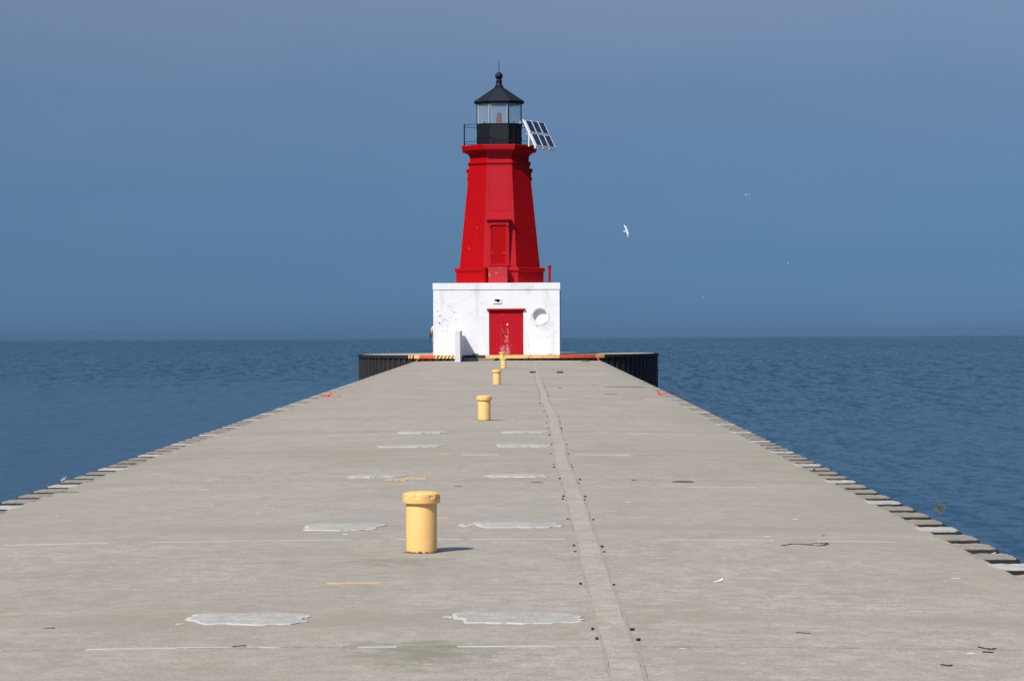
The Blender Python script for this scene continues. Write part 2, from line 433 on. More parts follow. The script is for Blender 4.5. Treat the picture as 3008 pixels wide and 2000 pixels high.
# edge teeth: every outward pan of the sheet piling is filled with concrete; every fourth filling is paler
PITCH_T = 0.87; TL = 0.51
def tooth_mesh(seed, mat):
    rnd = random.Random(seed)
    nx, ny = 7, 9
    mb = MB(); vs = []; fs = []
    for j in range(ny + 1):
        for i in range(nx + 1):
            u = i / nx; v = j / ny
            x = -0.085 + 0.355 * u; y = TL * v
            z = 0.003 + rnd.uniform(-0.003, 0.004)
            if i == 0: z = -0.012
            if i == nx: x += rnd.uniform(-0.020, 0.003); z -= 0.006
            if j == 0: y += rnd.uniform(0, 0.022); z -= 0.004
            if j == ny: y -= rnd.uniform(0, 0.02); z -= 0.006
            if i == nx and j in (0, ny): x -= 0.028; z -= 0.004
            vs.append((x, y, z))
    N = nx + 1
    for j in range(ny):
        for i in range(nx): fs.append((j * N + i, j * N + i + 1, (j + 1) * N + i + 1, (j + 1) * N + i))
    rim = [i for i in range(N)] + [j * N + nx for j in range(1, ny + 1)] + [ny * N + i for i in range(nx - 1, -1, -1)] + [j * N for j in range(ny - 1, 0, -1)]
    top = len(vs)
    for i in rim: vs.append((vs[i][0], vs[i][1], -0.16))
    L = len(rim)
    for i in range(L): fs.append((rim[i], top + i, top + (i + 1) % L, rim[(i + 1) % L]))
    mb.add(vs, fs)
    return mb.mesh('edge_block', mat)
def pile_mesh():
    mb = MB()
    a = 0.012; z0, z1 = -3.2, -0.006
    mb.box((-0.06, -0.016, z0), (0.262, -0.016 + a, z1))
    mb.box((-0.06, TL + 0.016 - a, z0), (0.262, TL + 0.016, z1))
    mb.box((0.262, 0.006, z0), (0.274, TL - 0.006, z1 - 0.004))
    mb.box((-0.012, TL + 0.017, z0), (0.0, PITCH_T - 0.017, z1 - 0.03))
    return mb.mesh('sheet_pile', M['pile'])
TM = [tooth_mesh(i, M['tooth']) for i in range(6)]
TP = [tooth_mesh(40 + i, M['tooth_pale']) for i in range(3)]
PM = pile_mesh()
def teeth(XF, K, side, ywhite, y0, y1):
    k0 = math.ceil((y0 - ywhite) / PITCH_T); k1 = math.floor((y1 - ywhite) / PITCH_T)
    for k in range(k0, k1 + 1):
        y = ywhite + k * PITCH_T
        pale = k % 4 == 0
        yc = y if side > 0 else y + TL
        x = XF(yc) - side * 0.272
        z = zdeck(x, yc)
        rz = -math.atan(K) if side > 0 else PI - math.atan(K)
        me = random.choice(TP) if pale else random.choice(TM)
        put('edge_block', me, pier, (x, yc + random.uniform(-0.015, 0.015), z + random.uniform(-0.002, 0.002)), (0, 0, rz))
        put('sheet_pile', PM, pier, (x, yc, z), (0, 0, rz))
teeth(XR, KR, 1, at_z(2790, 1563, EZ).y, 15.5, 138.6)
teeth(XL, KL, -1, at_z(210, 1432, EZ).y, 22.5, 138.6)

# white sealant left in the joints, in broken runs
def ragged_strip(pts, w, name, mat, parent, th=0.004, jit=0.35, rng=random):
    mb = MB(); vs = []; n = len(pts)
    for i, p in enumerate(pts):
        q = pts[min(i + 1, n - 1)] - pts[max(i - 1, 0)]; q.z = 0; q.normalize()
        nrm = Vector((-q.y, q.x, 0)); e = 0.35 if i in (0, n - 1) else 1.0
        for sgn in (-1, 1):
            o = nrm * (w / 2 * e * (1 + rng.uniform(-jit, jit)) * sgn)
            pp = p + o; vs.append((pp.x, pp.y, zdeck(pp.x, pp.y) + th + (p.z - zdeck(p.x, p.y))))
    m0 = len(vs)
    vs += [(a, b, c - th - 0.006) for a, b, c in vs]
    fs = []
    for i in range(n - 1):
        a, b, c_, d = 2 * i, 2 * i + 1, 2 * i + 3, 2 * i + 2
        fs += [(a, b, c_, d), (m0 + a, m0 + d, m0 + c_, m0 + b), (a, d, m0 + d, m0 + a), (b, m0 + b, m0 + c_, c_)]
    fs += [(0, m0, m0 + 1, 1), (2 * n - 2, 2 * n - 1, m0 + 2 * n - 1, m0 + 2 * n - 2)]
    mb.add(vs, fs)
    return mb.build(name, mat, parent)
rj = random.Random(11)
for j in JOINTS:
    if not 12 < j < 131: continue
    x = XL(j) + 0.5; lim = XR(j) - 0.5
    while x < lim:
        run = min(lim - x + 0.05, rj.uniform(0.1, 0.9))
        if rj.random() < (0.85 if j == 20.75 else 0.45 if j < 25 else 0.28):
            n = max(4, int(run / 0.07))
            w = rj.choice((0.004, 0.007, 0.013)) * (1 if j < 25 else j / 25.0)
            pts = [Vector((x + run * i / n, j + 0.012 * math.sin((x + run * i / n) * 3.1) + rj.uniform(-0.004, 0.004), 0)) for i in range(n + 1)]
            for p in pts: p.z = zdeck(p.x, p.y)
            ragged_strip(pts, w, 'joint_sealant', M['sealant'], pier, 0.003, 0.6, rj)
        x += run + (rj.uniform(0.02, 0.5) if j < 40 else rj.uniform(0.1, 0.8))

# repair patches: pale mortar with whiter ragged rims
def patch(x0, x1, y0, y1, seed):
    rnd = random.Random(seed)
    a, b = deck(x0, y1), deck(x1, y1); c_ = deck(0.5 * (x0 + x1), y0)
    cx, cy = 0.5 * (a.x + b.x), 0.5 * (a.y + c_.y); hx, hy = 0.5 * (b.x - a.x), 0.5 * (c_.y - a.y)
    n = 72; ph = [rnd.uniform(0, 6.28) for _ in range(6)]
    def rr(t):
        q = 1.0 / (abs(math.cos(t)) ** 5 + abs(math.sin(t)) ** 5) ** 0.2
        return q * (0.88 + 0.06 * math.sin(2 * t + ph[4]) + 0.05 * math.sin(3 * t + ph[0]) + 0.04 * math.sin(7 * t + ph[1]) + 0.025 * math.sin(15 * t + ph[2]) + rnd.uniform(-0.02, 0.02))
    o = []; inn = []
    for i in range(n):
        t_ = 2 * PI * i / n; r_ = rr(t_)
        ends_ = abs(math.cos(t_)) ** 4
        fr = 0.008 + 0.13 * ends_ * rnd.random() + 0.03 * rnd.random() * (1 if math.sin(5 * t_ + ph[3]) > 0 else 0.2)
        o.append((cx + hx * math.cos(t_) * r_ * (1 + fr), cy + hy * math.sin(t_) * r_ * (1 + fr * 0.6)))
        inn.append((cx + hx * math.cos(t_) * r_, cy + hy * math.sin(t_) * r_))
    mb = MB()
    zz = lambda p, d: (p[0], p[1], zdeck(*p) + d)
    vs = [zz((cx, cy), 0.008)] + [zz((cx + (p[0] - cx) * .5, cy + (p[1] - cy) * .5), 0.008) for p in inn] + [zz(p, 0.008) for p in inn] + [zz(p, 0.005) for p in o] + [zz(p, -0.02) for p in o]
    fs = []; ms = []
    for i in range(n):
        j = (i + 1) % n
        fs.append((0, 1 + i, 1 + j)); ms.append(0)
        for k in range(3):
            fs.append((1 + k * n + i, 1 + (k + 1) * n + i, 1 + (k + 1) * n + j, 1 + k * n + j)); ms.append(0 if k == 0 else 1)
    mb.v = vs; mb.f = fs; mb.mi = ms
    return mb.build('repair_patch', [M['patch'], M['fringe']], pier)
D = 3008 / 2358.0
for i, (x0, x1, y0, y1) in enumerate([(415, 700, 1412, 1442), (1035, 1345, 1410, 1438), (685, 880, 1205, 1223), (1085, 1295, 1203, 1216),
        (800, 925, 1093, 1100), (1120, 1265, 1092, 1099), (870, 1015, 1025, 1031), (1140, 1268, 1023, 1029.5), (915, 1025, 993, 998.5), (1155, 1266, 992, 996.5)]):
    patch(x0 * D, x1 * D, y0 * D, y1 * D, i)
# loose white mortar smears beside the patches
for (x0, x1, y) in [(1020, 1045, 1421), (1055, 1100, 1208), (1060, 1085, 1212), (880, 888, 1209), (405, 425, 1437), (690, 712, 1421), (1055, 1075, 1211)]:
    p, q = deck(x0 * D, y * D), deck(x1 * D, y * D)
    ragged_strip([p.lerp(q, i / 6) for i in range(7)], 0.05, 'mortar_smear', M['fringe'], pier, 0.004, 0.7)

# yellow paint strokes
for (x0, x1, y, w) in [(750, 887, 1343.5, 0.05), (888, 940, 1104.5, 0.10), (935, 985, 1101.5, 0.05), (1005, 1037, 1192, 0.03), (1128, 1160, 868, 0.10), (1100, 1140, 851, 0.15), (1010, 1040, 1045, 0.05)]:
    p, q = deck(x0 * D, y * D), deck(x1 * D, (y - (1.5 if x0 == 750 else 0)) * D)
    ragged_strip([p.lerp(q, i / 12) for i in range(13)], w, 'yellow_line', M['yellow_line'], pier, 0.004, 0.3)
# cracks
def crack(pts, w, name='crack', mat='crack'):
    P_ = [deck(x * D, y * D) for x, y in pts]; out = []
    for a, b in zip(P_[:-1], P_[1:]):
        for i in range(8): out.append(a.lerp(b, i / 8) + Vector((0, random.uniform(-w, w) * 0.8, 0)))
    ragged_strip(out, w, name, M[mat], pier, 0.003, 0.7)
crack([(1800, 1256), (1825, 1252.5), (1855, 1253), (1885, 1257), (1912, 1252)], 0.030)
crack([(1865, 1252), (1912, 1250)], 0.025)
crack([(1832, 1456), (1850, 1457), (1868, 1458.5)], 0.013)
crack([(2254, 1489), (2262, 1492), (2280, 1494), (2294, 1493)], 0.018)
crack([(2262, 1500), (2292, 1502)], 0.014)
crack([(2168, 1529), (2180, 1532), (2194, 1531)], 0.014)
crack([(1392, 891.5), (1440, 891.3), (1495, 891)], 0.28)
crack([(1392, 906.5), (1425, 907)], 0.16)
crack([(1362, 887), (1376, 887)], 0.12)
crack([(1050, 1119), (1065, 1120)], 0.03)
crack([(100, 1446), (130, 1446)], 0.015)
crack([(535, 1488), (548, 1487), (570, 1486)], 0.016)

# cover strip over a cable trench, and the bolt stubs beside it
strip = [(1842, 1990), (1826, 1924), (1797, 1839), (1772, 1754), (1746, 1669), (1722, 1584), (1705, 1528), (1690, 1468.7), (1668, 1405), (1648, 1350), (1642.8, 1305.8), (1632, 1267.9),
         (1628, 1241), (1623.8, 1223), (1612.6, 1200.9), (1598.7, 1178.6), (1593.6, 1145), (1583.6, 1122.8), (1577.5, 1100), (1573, 1078), (1573.5, 1063)]
P_ = [deck(*p) for p in strip]
P_.insert(0, P_[0] + (P_[0] - P_[1]) * 3); path = []
for a, b in zip(P_[:-1], P_[1:]):
    n = max(2, int((b - a).length / 0.5))
    for i in range(n): path.append(a.lerp(b, i / n))
path.append(P_[-1])
ragged_strip(path, 0.145, 'cover_strip', M['cover'], pier, 0.006, 0.05, random.Random(3))
for sgn in (-1, 1):   # grimy seam each side of the strip
    seam = [p + Vector((sgn * (0.080 + random.uniform(-0.006, 0.006)), 0, 0)) for p in path if p.y > 9]
    ragged_strip(seam, 0.022, 'seam', M['seam'], pier, 0.0035, 0.8, random.Random(5))
def bolt_mesh(n=6):
    mb = MB(); mb.lathe([(0.010, -0.01), (0.010, 0.006), (0.013, 0.007), (0.012, 0.015), (0.005, 0.017)], 7)
    return mb.mesh('bolt_stub', M['bolt'], 30)
BM = bolt_mesh()
bolts = [(1626.7, 1364), (1628, 1372.3), (1644.5, 1407.3), (1655, 1459), (1652.8, 1467), (1668.2, 1525), (1686, 1604.3), (1689, 1620.6), (1705.3, 1716.5), (1741, 1850), (1753.3, 1878),
         (1678.6, 1364.8), (1681, 1372.8), (1704, 1409.3), (1719, 1459.8), (1717.5, 1469.9), (1743, 1527.4), (1768.5, 1607.6), (1775, 1621.8), (1803.7, 1718.7), (1857, 1851), (1875.4, 1881.5),
         (1619, 1333), (1669.6, 1334.5), (1620.5, 1305), (1664.5, 1306), (1614, 1279), (1609, 1259), (1649, 1260), (1606, 1242), (1645, 1242), (1608.5, 1224), (1642, 1223.5),
         (1598, 1209), (1597, 1192), (1587, 1186), (1585, 1175), (1613, 1175), (1585, 1163), (1612, 1163), (1585, 1155), (1610, 1155), (1581, 1146), (1605, 1146.5), (1578, 1138), (1576, 1132), (1599, 1133), (1573, 1120), (1597, 1126), (1570, 1108)]
for (x, y) in bolts:
    p = deck(x, y); s_ = random.uniform(0.6, 0.95) * (1.0 if y > 1300 else 1.25)
    put('bolt_stub', BM, pier, p, (0, 0, random.uniform(0, 6)), (s_ * random.uniform(0.9, 1.5), s_, s_ * random.uniform(0.7, 1.2)))
# orange painted lines where the ladders are
for (x0, x1, y0, y1, w) in [(1908, 1984, 1160.6, 1161.5, 0.22), (1950, 1988, 1163.5, 1164.3, 0.35), (917, 1000, 1166.8, 1164.5, 0.22), (922, 966, 1164.5, 1163.6, 0.30)]:
    p, q = deck(x0, y0), deck(x1, y1)
    ragged_strip([p.lerp(q, i / 10) for i in range(11)], w, 'orange_line', M['wear_orange'], pier, 0.010, 0.3)
# low rusty anchor plates
for (x0, x1, y) in [(1556, 1574, 1095.5), (1636, 1653, 1095.5)]:
    p, q = deck(x0, y), deck(x1, y)
    w = (q - p).length; mb = MB(); mb.prism([(0.02, 0), (w - 0.02, 0), (w, 0.16), (0, 0.16)], -0.01, 0.055)
    mb.box((w * .2, 0.05, 0.055), (w * .35, 0.11, 0.066)); mb.box((w * .65, 0.05, 0.055), (w * .8, 0.11, 0.066))
    put('anchor_plate', mb.mesh('anchor_plate', M['bolt']), pier, p)

# ------------------------------------------------------------------ round crib the lighthouse stands on
PZ = 0.27; CX, CY, CR = -0.20, 146.2, 8.0
head = tag(empty('crib_platform', (CX, CY, 0)), 'round crib with black steel walls and painted rim under the lighthouse', 'platform')
mb = MB(); mb.lathe([(CR - 0.10, -3.2), (CR - 0.10, PZ - 0.02), (CR - 0.12, PZ)], 120); mb.build('crib_slab', M['cover'], head)
NP = 120; da = 2 * PI / NP
def crib_pile():
    mb = MB(); a = da / 2; z0, z1 = -3.2, PZ - 0.165
    ro, ri = CR + 0.02, CR - 0.06
    pts = [(-a, ri), (-a * 0.62, ri), (-a * 0.50, ro), (a * 0.50, ro), (a * 0.62, ri), (a, ri)]
    outer = [(r_ * math.cos(t_), r_ * math.sin(t_)) for t_, r_ in pts]
    inner = [((CR - 0.09) * math.cos(t_), (CR - 0.09) * math.sin(t_)) for t_, _ in reversed(pts)]
    mb.prism(outer + inner, z0, z1)
    mb.tube((ri * math.cos(a * 0.98), ri * math.sin(a * 0.98), z0), (ri * math.cos(a * 0.98), ri * math.sin(a * 0.98), z1), 0.02, n=5)
    return mb.mesh('sheet_pile', M['crib'])
CP = crib_pile()
for i in range(NP): put('sheet_pile', CP, head, (0, 0, 0), (0, 0, i * da))
def ang(px):                                   # bearing on the crib of what shows at photo column px
    best = None
    d = ray(px, 1045); d = Vector((d.x, d.y)); o = Vector((-CX, -CY))
    a = d.dot(d); b = 2 * o.dot(d); c_ = o.dot(o) - (CR + 0.06) ** 2
    disc = b * b - 4 * a * c_
    if disc < 0: return None
    t_ = (-b - math.sqrt(disc)) / (2 * a); p = o + d * t_
    return math.atan2(p.y, p.x)
def beam(a0, a1, mat, slant=0.0, dz=0.0, ro=0.06):
    n = max(2, int(abs(a1 - a0) / 0.04)); mb = MB(); vs = []
    for i in range(n + 1):
        a = a0 + (a1 - a0) * i / n
        for r_, z, s_ in ((CR - 0.14, PZ - 0.165, 0), (CR + ro, PZ - 0.165, 0), (CR + ro, PZ + 0.004 + dz, slant), (CR - 0.14, PZ + 0.004 + dz, slant)):
            vs.append((r_ * math.cos(a + s_), r_ * math.sin(a + s_), z))
    fs = []
    for i in range(n):
        for k in range(4): fs.append((4 * i + k, 4 * i + (k + 1) % 4, 4 * i + 4 + (k + 1) % 4, 4 * i + 4 + k))
    fs += [(0, 3, 2, 1), (4 * n, 4 * n + 1, 4 * n + 2, 4 * n + 3)]
    mb.add(vs, fs); mb.build('cap_beam', mat, head)
AL = ang(1199); AR = ang(1776)
beam(AR + 0.002, AL + 2 * PI - 0.002, M['beam_black'])
seq = [(1199, 1203, 'beam_yellow'), (1203, 1206, 'beam_black'), (1206, 1211, 'beam_yellow'), (1211, 1215.5, 'beam_black'), (1215.5, 1231.5, 'beam_yellow'), (1231.5, 1277, 'beam_orange')]
for a, b, c_ in seq: beam(ang(a) + 0.0002, ang(b) - 0.0002, M[c_], 0.0025)
beam(ang(1277) + 0.0002, ang(1283) - 0.0002, M['beam_yellow'], 0.006)
x = 1283.0
while x < 1357:
    beam(ang(x) + 0.0002, ang(x + 3.6) - 0.0002, M['beam_black'], 0.012)
    beam(ang(x + 3.6) + 0.0002, ang(min(x + 10.6, 1359)) - 0.0002, M['beam_yellow'], 0.012); x += 10.6
beam(ang(x) + 0.0022, ang(1426) - 0.0002, M['beam_shadow'])  # beam piece coloured dark for the shadow that falls here
beam(ang(1426) + 0.0002, ang(1643.5) - 0.0002, M['beam_yellow'])
beam(ang(1643.5) + 0.0002, ang(1750) - 0.0002, M['beam_orange'])
beam(ang(1750) + 0.0002, ang(1776) - 0.0002, M['beam_yellow'])
# ------------------------------------------------------------------ lighthouse materials
def red_paint(name, base, lo, streak=0.0):
    t = NT(name)
    c = t.mix(t.noise(0.9, 5), tuple(x * 0.90 for x in base), tuple(min(1, x * 1.10) for x in base))
    fine = t.noise(14, 4, 0.6)
    c = t.mix(t.rng(fine, 0.3, 0.7, 0.0, 0.25), c, tuple(x * 0.8 for x in base))
    n = t.noise(2.1, 6, 0.62, t.map((1, 1, 0.8), (11, 3, 5)))
    c = t.mix(t.rng(n, lo, lo + 0.012), c, (0.23, 0.155, 0.13))
    t.col(c); t.set(Roughness=0.55); t.b.inputs['Specular IOR Level'].default_value = 0.12
    t.bump(t.math('ADD', fine, t.math('MULTIPLY', t.rng(n, lo - 0.01, lo + 0.01), -2.0)), 0.16, 0.01)
    return t.m
M['red'] = red_paint('red_iron_paint', (0.385, 0.0006, 0.0025), 0.672)
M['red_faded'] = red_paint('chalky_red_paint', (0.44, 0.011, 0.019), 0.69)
M['red_scuffed'] = chipped('scuffed_red_paint', (0.45, 0.012, 0.02), (0.5, 0.36, 0.26), 0.635, 8.0, 0.6)
def white_paint(name='white_masonry_paint', base=(0.80, 0.80, 0.81)):
    t = NT(name)
    c = t.mix(t.noise(1.2, 5), tuple(x * 0.95 for x in base), base)
    sp_ = t.sep()
    # peeled chips gathered in some areas
    dv = t.n.new('ShaderNodeVectorMath'); dv.operation = 'DISTANCE'; t.l.new(t.map((1, 0, 0.8)), dv.inputs[0]); dv.inputs[1].default_value = (-3.35, 0, 2.35 * 0.8)
    where = t.math('MAXIMUM', t.rng(dv.outputs['Value'], 0.35, 1.15, 1.25, 0.0), t.math('MULTIPLY', t.rng(t.noise(0.5, 3, 0.5, t.map((1, 1, 1), (0.3, 0, 4.2))), 0.5, 0.66), 0.8))
    chips = t.noise(6.5, 5, 0.62, t.map((1, 1, 0.85)))
    m_ = t.rng(t.math('ADD', chips, t.math('MULTIPLY', where, 0.10)), 0.725, 0.74)
    # run-down dirt: streaks stretched in height
    run = t.noise(2.6, 5, 0.6, t.map((1.0, 1.0, 0.10), (1.1, 0, 0)))
    c = t.mix(t.math('MULTIPLY', t.rng(run, 0.52, 0.76), 0.5), c, (0.42, 0.41, 0.38))
    smear = t.noise(0.75, 5, 0.7, t.map((1, 1, 1.4), (8.8, 0, 3.1)))
    c = t.mix(t.math('MULTIPLY', t.rng(smear, 0.56, 0.74), 0.45), c, (0.45, 0.45, 0.46))
    c = t.mix(m_, c, (0.30, 0.30, 0.285))
    sc = t.noise(22, 3, 0.6)
    c = t.mix(t.math('MULTIPLY', t.rng(sc, 0.66, 0.72), 0.5), c, (0.5, 0.5, 0.49))
    t.col(c); t.set(Roughness=0.75); t.b.inputs['Specular IOR Level'].default_value = 0.3
    t.bump(t.math('ADD', t.noise(9, 5, 0.6), t.math('MULTIPLY', m_, -1.5)), 0.35, 0.02)
    return t.m
M['white'] = white_paint()
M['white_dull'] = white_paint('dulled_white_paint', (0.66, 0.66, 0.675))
M['black'] = simple('black_iron_paint', (0.007, 0.009, 0.012), 0.5, 0.2, 4, 0.0, 0.25)
M['black2'] = simple('front_black_paint', (0.015, 0.019, 0.024), 0.55, 0.2, 4, 0.0, 0.25)  # slightly lighter black for the front facet of drum and roof
M['white_metal'] = simple('white_metal_paint', (0.72, 0.72, 0.70), 0.5, 0.08, 5)
M['alu'] = simple('aluminium_frame', (0.62, 0.63, 0.64), 0.38, 0.08, 6, 0.3)
M['dark_hole'] = simple('dark_void', (0.012, 0.011, 0.010), 0.9, 0.2, 6)
M['galv'] = simple('galvanised_steel', (0.42, 0.43, 0.43), 0.5, 0.15, 8, 0.4)
t = NT('lantern_glass')
t.n.remove(t.b)
gl = t.n.new('ShaderNodeBsdfGlossy'); gl.inputs['Roughness'].default_value = 0.03; gl.inputs['Color'].default_value = (0.95, 0.97, 0.98, 1)
tr = t.n.new('ShaderNodeBsdfTransparent'); tr.inputs['Color'].default_value = (0.97, 0.99, 0.99, 1)
df = t.n.new('ShaderNodeBsdfDiffuse'); df.inputs['Color'].default_value = (0.75, 0.8, 0.8, 1)
ms1 = t.n.new('ShaderNodeMixShader'); ms2 = t.n.new('ShaderNodeMixShader'); ms2.inputs[0].default_value = 0.06
ms1.inputs[0].default_value = 0.07; t.l.new(tr.outputs[0], ms1.inputs[1]); t.l.new(gl.outputs[0], ms1.inputs[2])
t.l.new(ms1.outputs[0], ms2.inputs[1]); t.l.new(df.outputs[0], ms2.inputs[2])
t.l.new(ms2.outputs[0], t.n['Material Output'].inputs['Surface'])
M['glass'] = t.m
t = NT('red_lens'); t.col(t.mix(t.noise(3, 2), (0.70, 0.015, 0.02), (0.80, 0.03, 0.035))); t.set(Roughness=0.25); M['lens'] = t.m
t = NT('solar_cell'); g = t.math('ADD', t.noise(40, 3), 0.0); t.col(t.mix(g, (0.008, 0.016, 0.045), (0.014, 0.028, 0.07))); t.set(Roughness=0.22); M['cell'] = t.m

# ------------------------------------------------------------------ lighthouse
BY = 139.5; BS = F / BY
def bx(px): return at_y(px, 960, BY).x
def bz(py, px=1460): return at_y(px, py, BY).z
B0, B1 = bx(1273), bx(1644); BZ0, BZ1 = PZ, bz(831); BD = 6.5
house = tag(empty('lighthouse', (0.5 * (B0 + B1), BY + BD / 2, PZ)), 'red octagonal lighthouse with black lantern on a square white base', 'lighthouse')
HL = house.location.copy()
def H(mb, name, mats, parent=None, smooth=False):
    """build world-space geometry as a part under the lighthouse"""
    par = parent if parent is not None else house
    o = mb.build(name, mats, par, smooth)
    o.matrix_parent_inverse = Matrix.Translation(-HL) if par is house else Matrix.Identity(4)
    return o
zc = bz(850.5)                                       # underside of the coping band
mb = MB(); mb.box((B0, BY, BZ0 - 0.02), (B1, BY + BD, zc))
base = H(mb, 'base', M['white'])
# openings: round niche, vent, door recess
def z3(y): return bz(740 + y / 4.48)
def x3(x): return bx(1240 + x / 4.48)
ncx, ncz = x3(1553), z3(843); nr = 95 / 4.48 / BS
def ycyl(cx, cz, r_, y0, y1, n=40, r2=None):
    mb = MB(); mb.tube((cx, y0, cz), (cx, y1, cz), r_, r2, n); return mb
dx0, dx1, dz1 = x3(880), x3(1333), z3(770)
def local_mesh(mb, nm):
    return mb.mesh(nm, M['white'])
base.parent = None; base.matrix_parent_inverse = Matrix.Identity(4)
cut(base, [local_mesh(ycyl(ncx, ncz, nr * 1.04, BY - 0.1, BY + 0.22, 48, nr * 0.88), 'a'),
           local_mesh(MB().box((x3(955), BY - 0.1, z3(660)), (x3(1024), BY + 0.5, z3(622))), 'b'),
           local_mesh(MB().box((dx0, BY - 0.1, BZ0 - 0.5), (dx1, BY + 0.12, dz1)), 'c')])
base.parent = house; base.matrix_parent_inverse = Matrix.Translation(-HL)
for p in base.data.polygons:
    p.use_smooth = False
# proud coping band, cast in lengths
cuts_ = [B0 - 0.03, x3(437), x3(610), x3(905), x3(1455), B1 + 0.03]
for a, b in zip(cuts_[:-1], cuts_[1:]):
    mb = MB(); d = 0.03 + random.uniform(-0.004, 0.004)
    mb.box((a + 0.004, BY - d, zc + 0.001), (b - 0.004, BY + BD + 0.03, BZ1)); o = H(mb, 'coping', M['white'], base)
mb = MB(); mb.box((B0 - 0.02, BY - 0.02, zc + 0.002), (B1 + 0.02, BY + BD + 0.02, BZ1 - 0.012)); H(mb, 'coping_core', M['white'], base)
# niche rim
mb = MB(); prof = [(nr * 1.04, 0.0), (nr * 1.06, 0.010), (nr * 1.12, 0.015), (nr * 1.27, 0.014), (nr * 1.37, 0.006), (nr * 1.40, 0.0)]
n = 48; vs = []; fs = []
for r_, d in prof:
    for i in range(n): vs.append((ncx + r_ * math.cos(2 * PI * i / n), BY - d + 0.001, ncz + r_ * math.sin(2 * PI * i / n)))
for k in range(len(prof) - 1):
    for i in range(n): fs.append((k * n + i, k * n + (i + 1) % n, (k + 1) * n + (i + 1) % n, (k + 1) * n + i))
mb.add(vs, fs); H(mb, 'round_niche_rim', M['white'], base, 50)
for a in (0, 1, 2, 3):
    t_ = R(-8 + 180 * (a % 2)) + (0.35 if a > 1 else 0)
    c_ = (ncx + nr * 1.2 * math.cos(t_), BY - 0.03, ncz + nr * 1.2 * math.sin(t_))
    mb = MB().tube(c_, (c_[0], BY - 0.02, c_[2]), 0.022, n=8); H(mb, 'bolt', M['bolt'], base)
# vent frame and dark opening
va, vb, vc, vd = x3(937), x3(1048), z3(678), z3(616); wa, wb, wc, wd = x3(955), x3(1024), z3(660), z3(622)
mb = MB(); dp = 0.045
mb.box((va, BY - dp, vc), (wa, BY + 0.001, vd)); mb.box((wb, BY - dp, vc), (vb, BY + 0.001, vd))
mb.box((wa, BY - dp, vc), (wb, BY + 0.001, wc)); mb.box((wa, BY - dp, wd), (wb, BY + 0.001, vd)); H(mb, 'vent_frame', M['white'], base)
mb = MB(); mb.box((wa, BY + 0.38, wc), (wb, BY + 0.5, wd)); H(mb, 'vent_opening', M['dark_hole'], base)
mb = MB(); mb.hexa([(wa, BY + 0.02, wc), (wa + 0.12, BY + 0.02, wc), (wa + 0.12, BY + 0.05, wc), (wa, BY + 0.05, wc), (wa, BY + 0.02, wc + 0.09), (wa + 0.05, BY + 0.02, wc + 0.09), (wa + 0.05, BY + 0.05, wc + 0.09), (wa, BY + 0.05, wc + 0.09)])
H(mb, 'broken_louvre', M['white_metal'], base)
# red double door
t = NT('door_paint')
xs = t.sep()
c = t.mix(t.noise(1.3, 4), (0.40, 0.005, 0.012), (0.46, 0.009, 0.018))
seam_x = x3(1066)
dxn = t.math('ABSOLUTE', t.math('SUBTRACT', xs[0], x3(1095)))
band = t.rng(dxn, 0.10, 0.42, 1, 0, True)
sc = t.noise(7, 6, 0.75, t.map((1, 1, 0.6), (3, 0, 6)))
low = t.rng(xs[2], 0.4, 1.9, 1.0, 0.25)
c = t.mix(t.math('MULTIPLY', t.rng(t.math('ADD', sc, t.math('MULTIPLY', t.math('MULTIPLY', band, low), 0.24)), 0.64, 0.72), 0.75), c, (0.50, 0.24, 0.26))
t.col(c); t.set(Roughness=0.55); t.b.inputs['Specular IOR Level'].default_value = 0.12; t.bump(t.noise(12, 4), 0.15, 0.01); M['door'] = t.m
def door_leaf(a, b):
    mb = MB(); mb.box((a, BY + 0.035, BZ0 + 0.02), (b, BY + 0.10, dz1 - 0.012))
    return H(mb, 'door', M['door'])
dl = door_leaf(dx0 + 0.006, seam_x - 0.004); dr = door_leaf(seam_x + 0.004, dx1 - 0.006)
for par, s_ in ((dl, dx0 + 0.006), (dr, dx1 - 0.30)):
    for z in (BZ0 + 0.45, dz1 - 0.30):
        mb = MB(); mb.box((s_ + 0.02, BY + 0.022, z), (s_ + 0.28, BY + 0.036, z + 0.05)); H(mb, 'hinge', M['door'], par)
mb = MB(); mb.box((x3(1000), BY + 0.018, z3(1085)), (x3(1135), BY + 0.036, z3(1068))); H(mb, 'hasp', M['door'], dr)
mb = MB(); mb.tube((x3(1066), BY + 0.016, z3(1090)), (x3(1066), BY - 0.010, z3(1090)), 0.035, n=10); H(mb, 'padlock', M['bolt'], dr)
mb = MB(); mb.tube((x3(1122), BY + 0.036, z3(955)), (x3(1122), BY + 0.02, z3(955)), 0.045, n=14); H(mb, 'disc', M['white_metal'], dr)
mb = MB(); mb.box((x3(852), BY - 0.10, z3(768)), (x3(1358), BY + 0.02, z3(746))); mb.box((x3(868), BY - 0.05, z3(776)), (x3(1342), BY + 0.02, z3(768))); H(mb, 'lintel', M['red'])
# steel rungs / brackets standing off the right hand side of the base
for zpy in (655, 730):
    mb = MB(); mb.bar((B1 + 0.0, BY + 0.6, z3(zpy)), (B1 + 0.13, BY + 0.6, z3(zpy)), 0.02, 0.02); H(mb, 'bracket', M['bolt'], base)
mb = MB(); mb.tube((B1 + 0.05, BY + 0.4, z3(520)), (B1 + 0.05, BY + 0.4, z3(1300)), 0.02, n=6); H(mb, 'conduit', M['galv'], base)

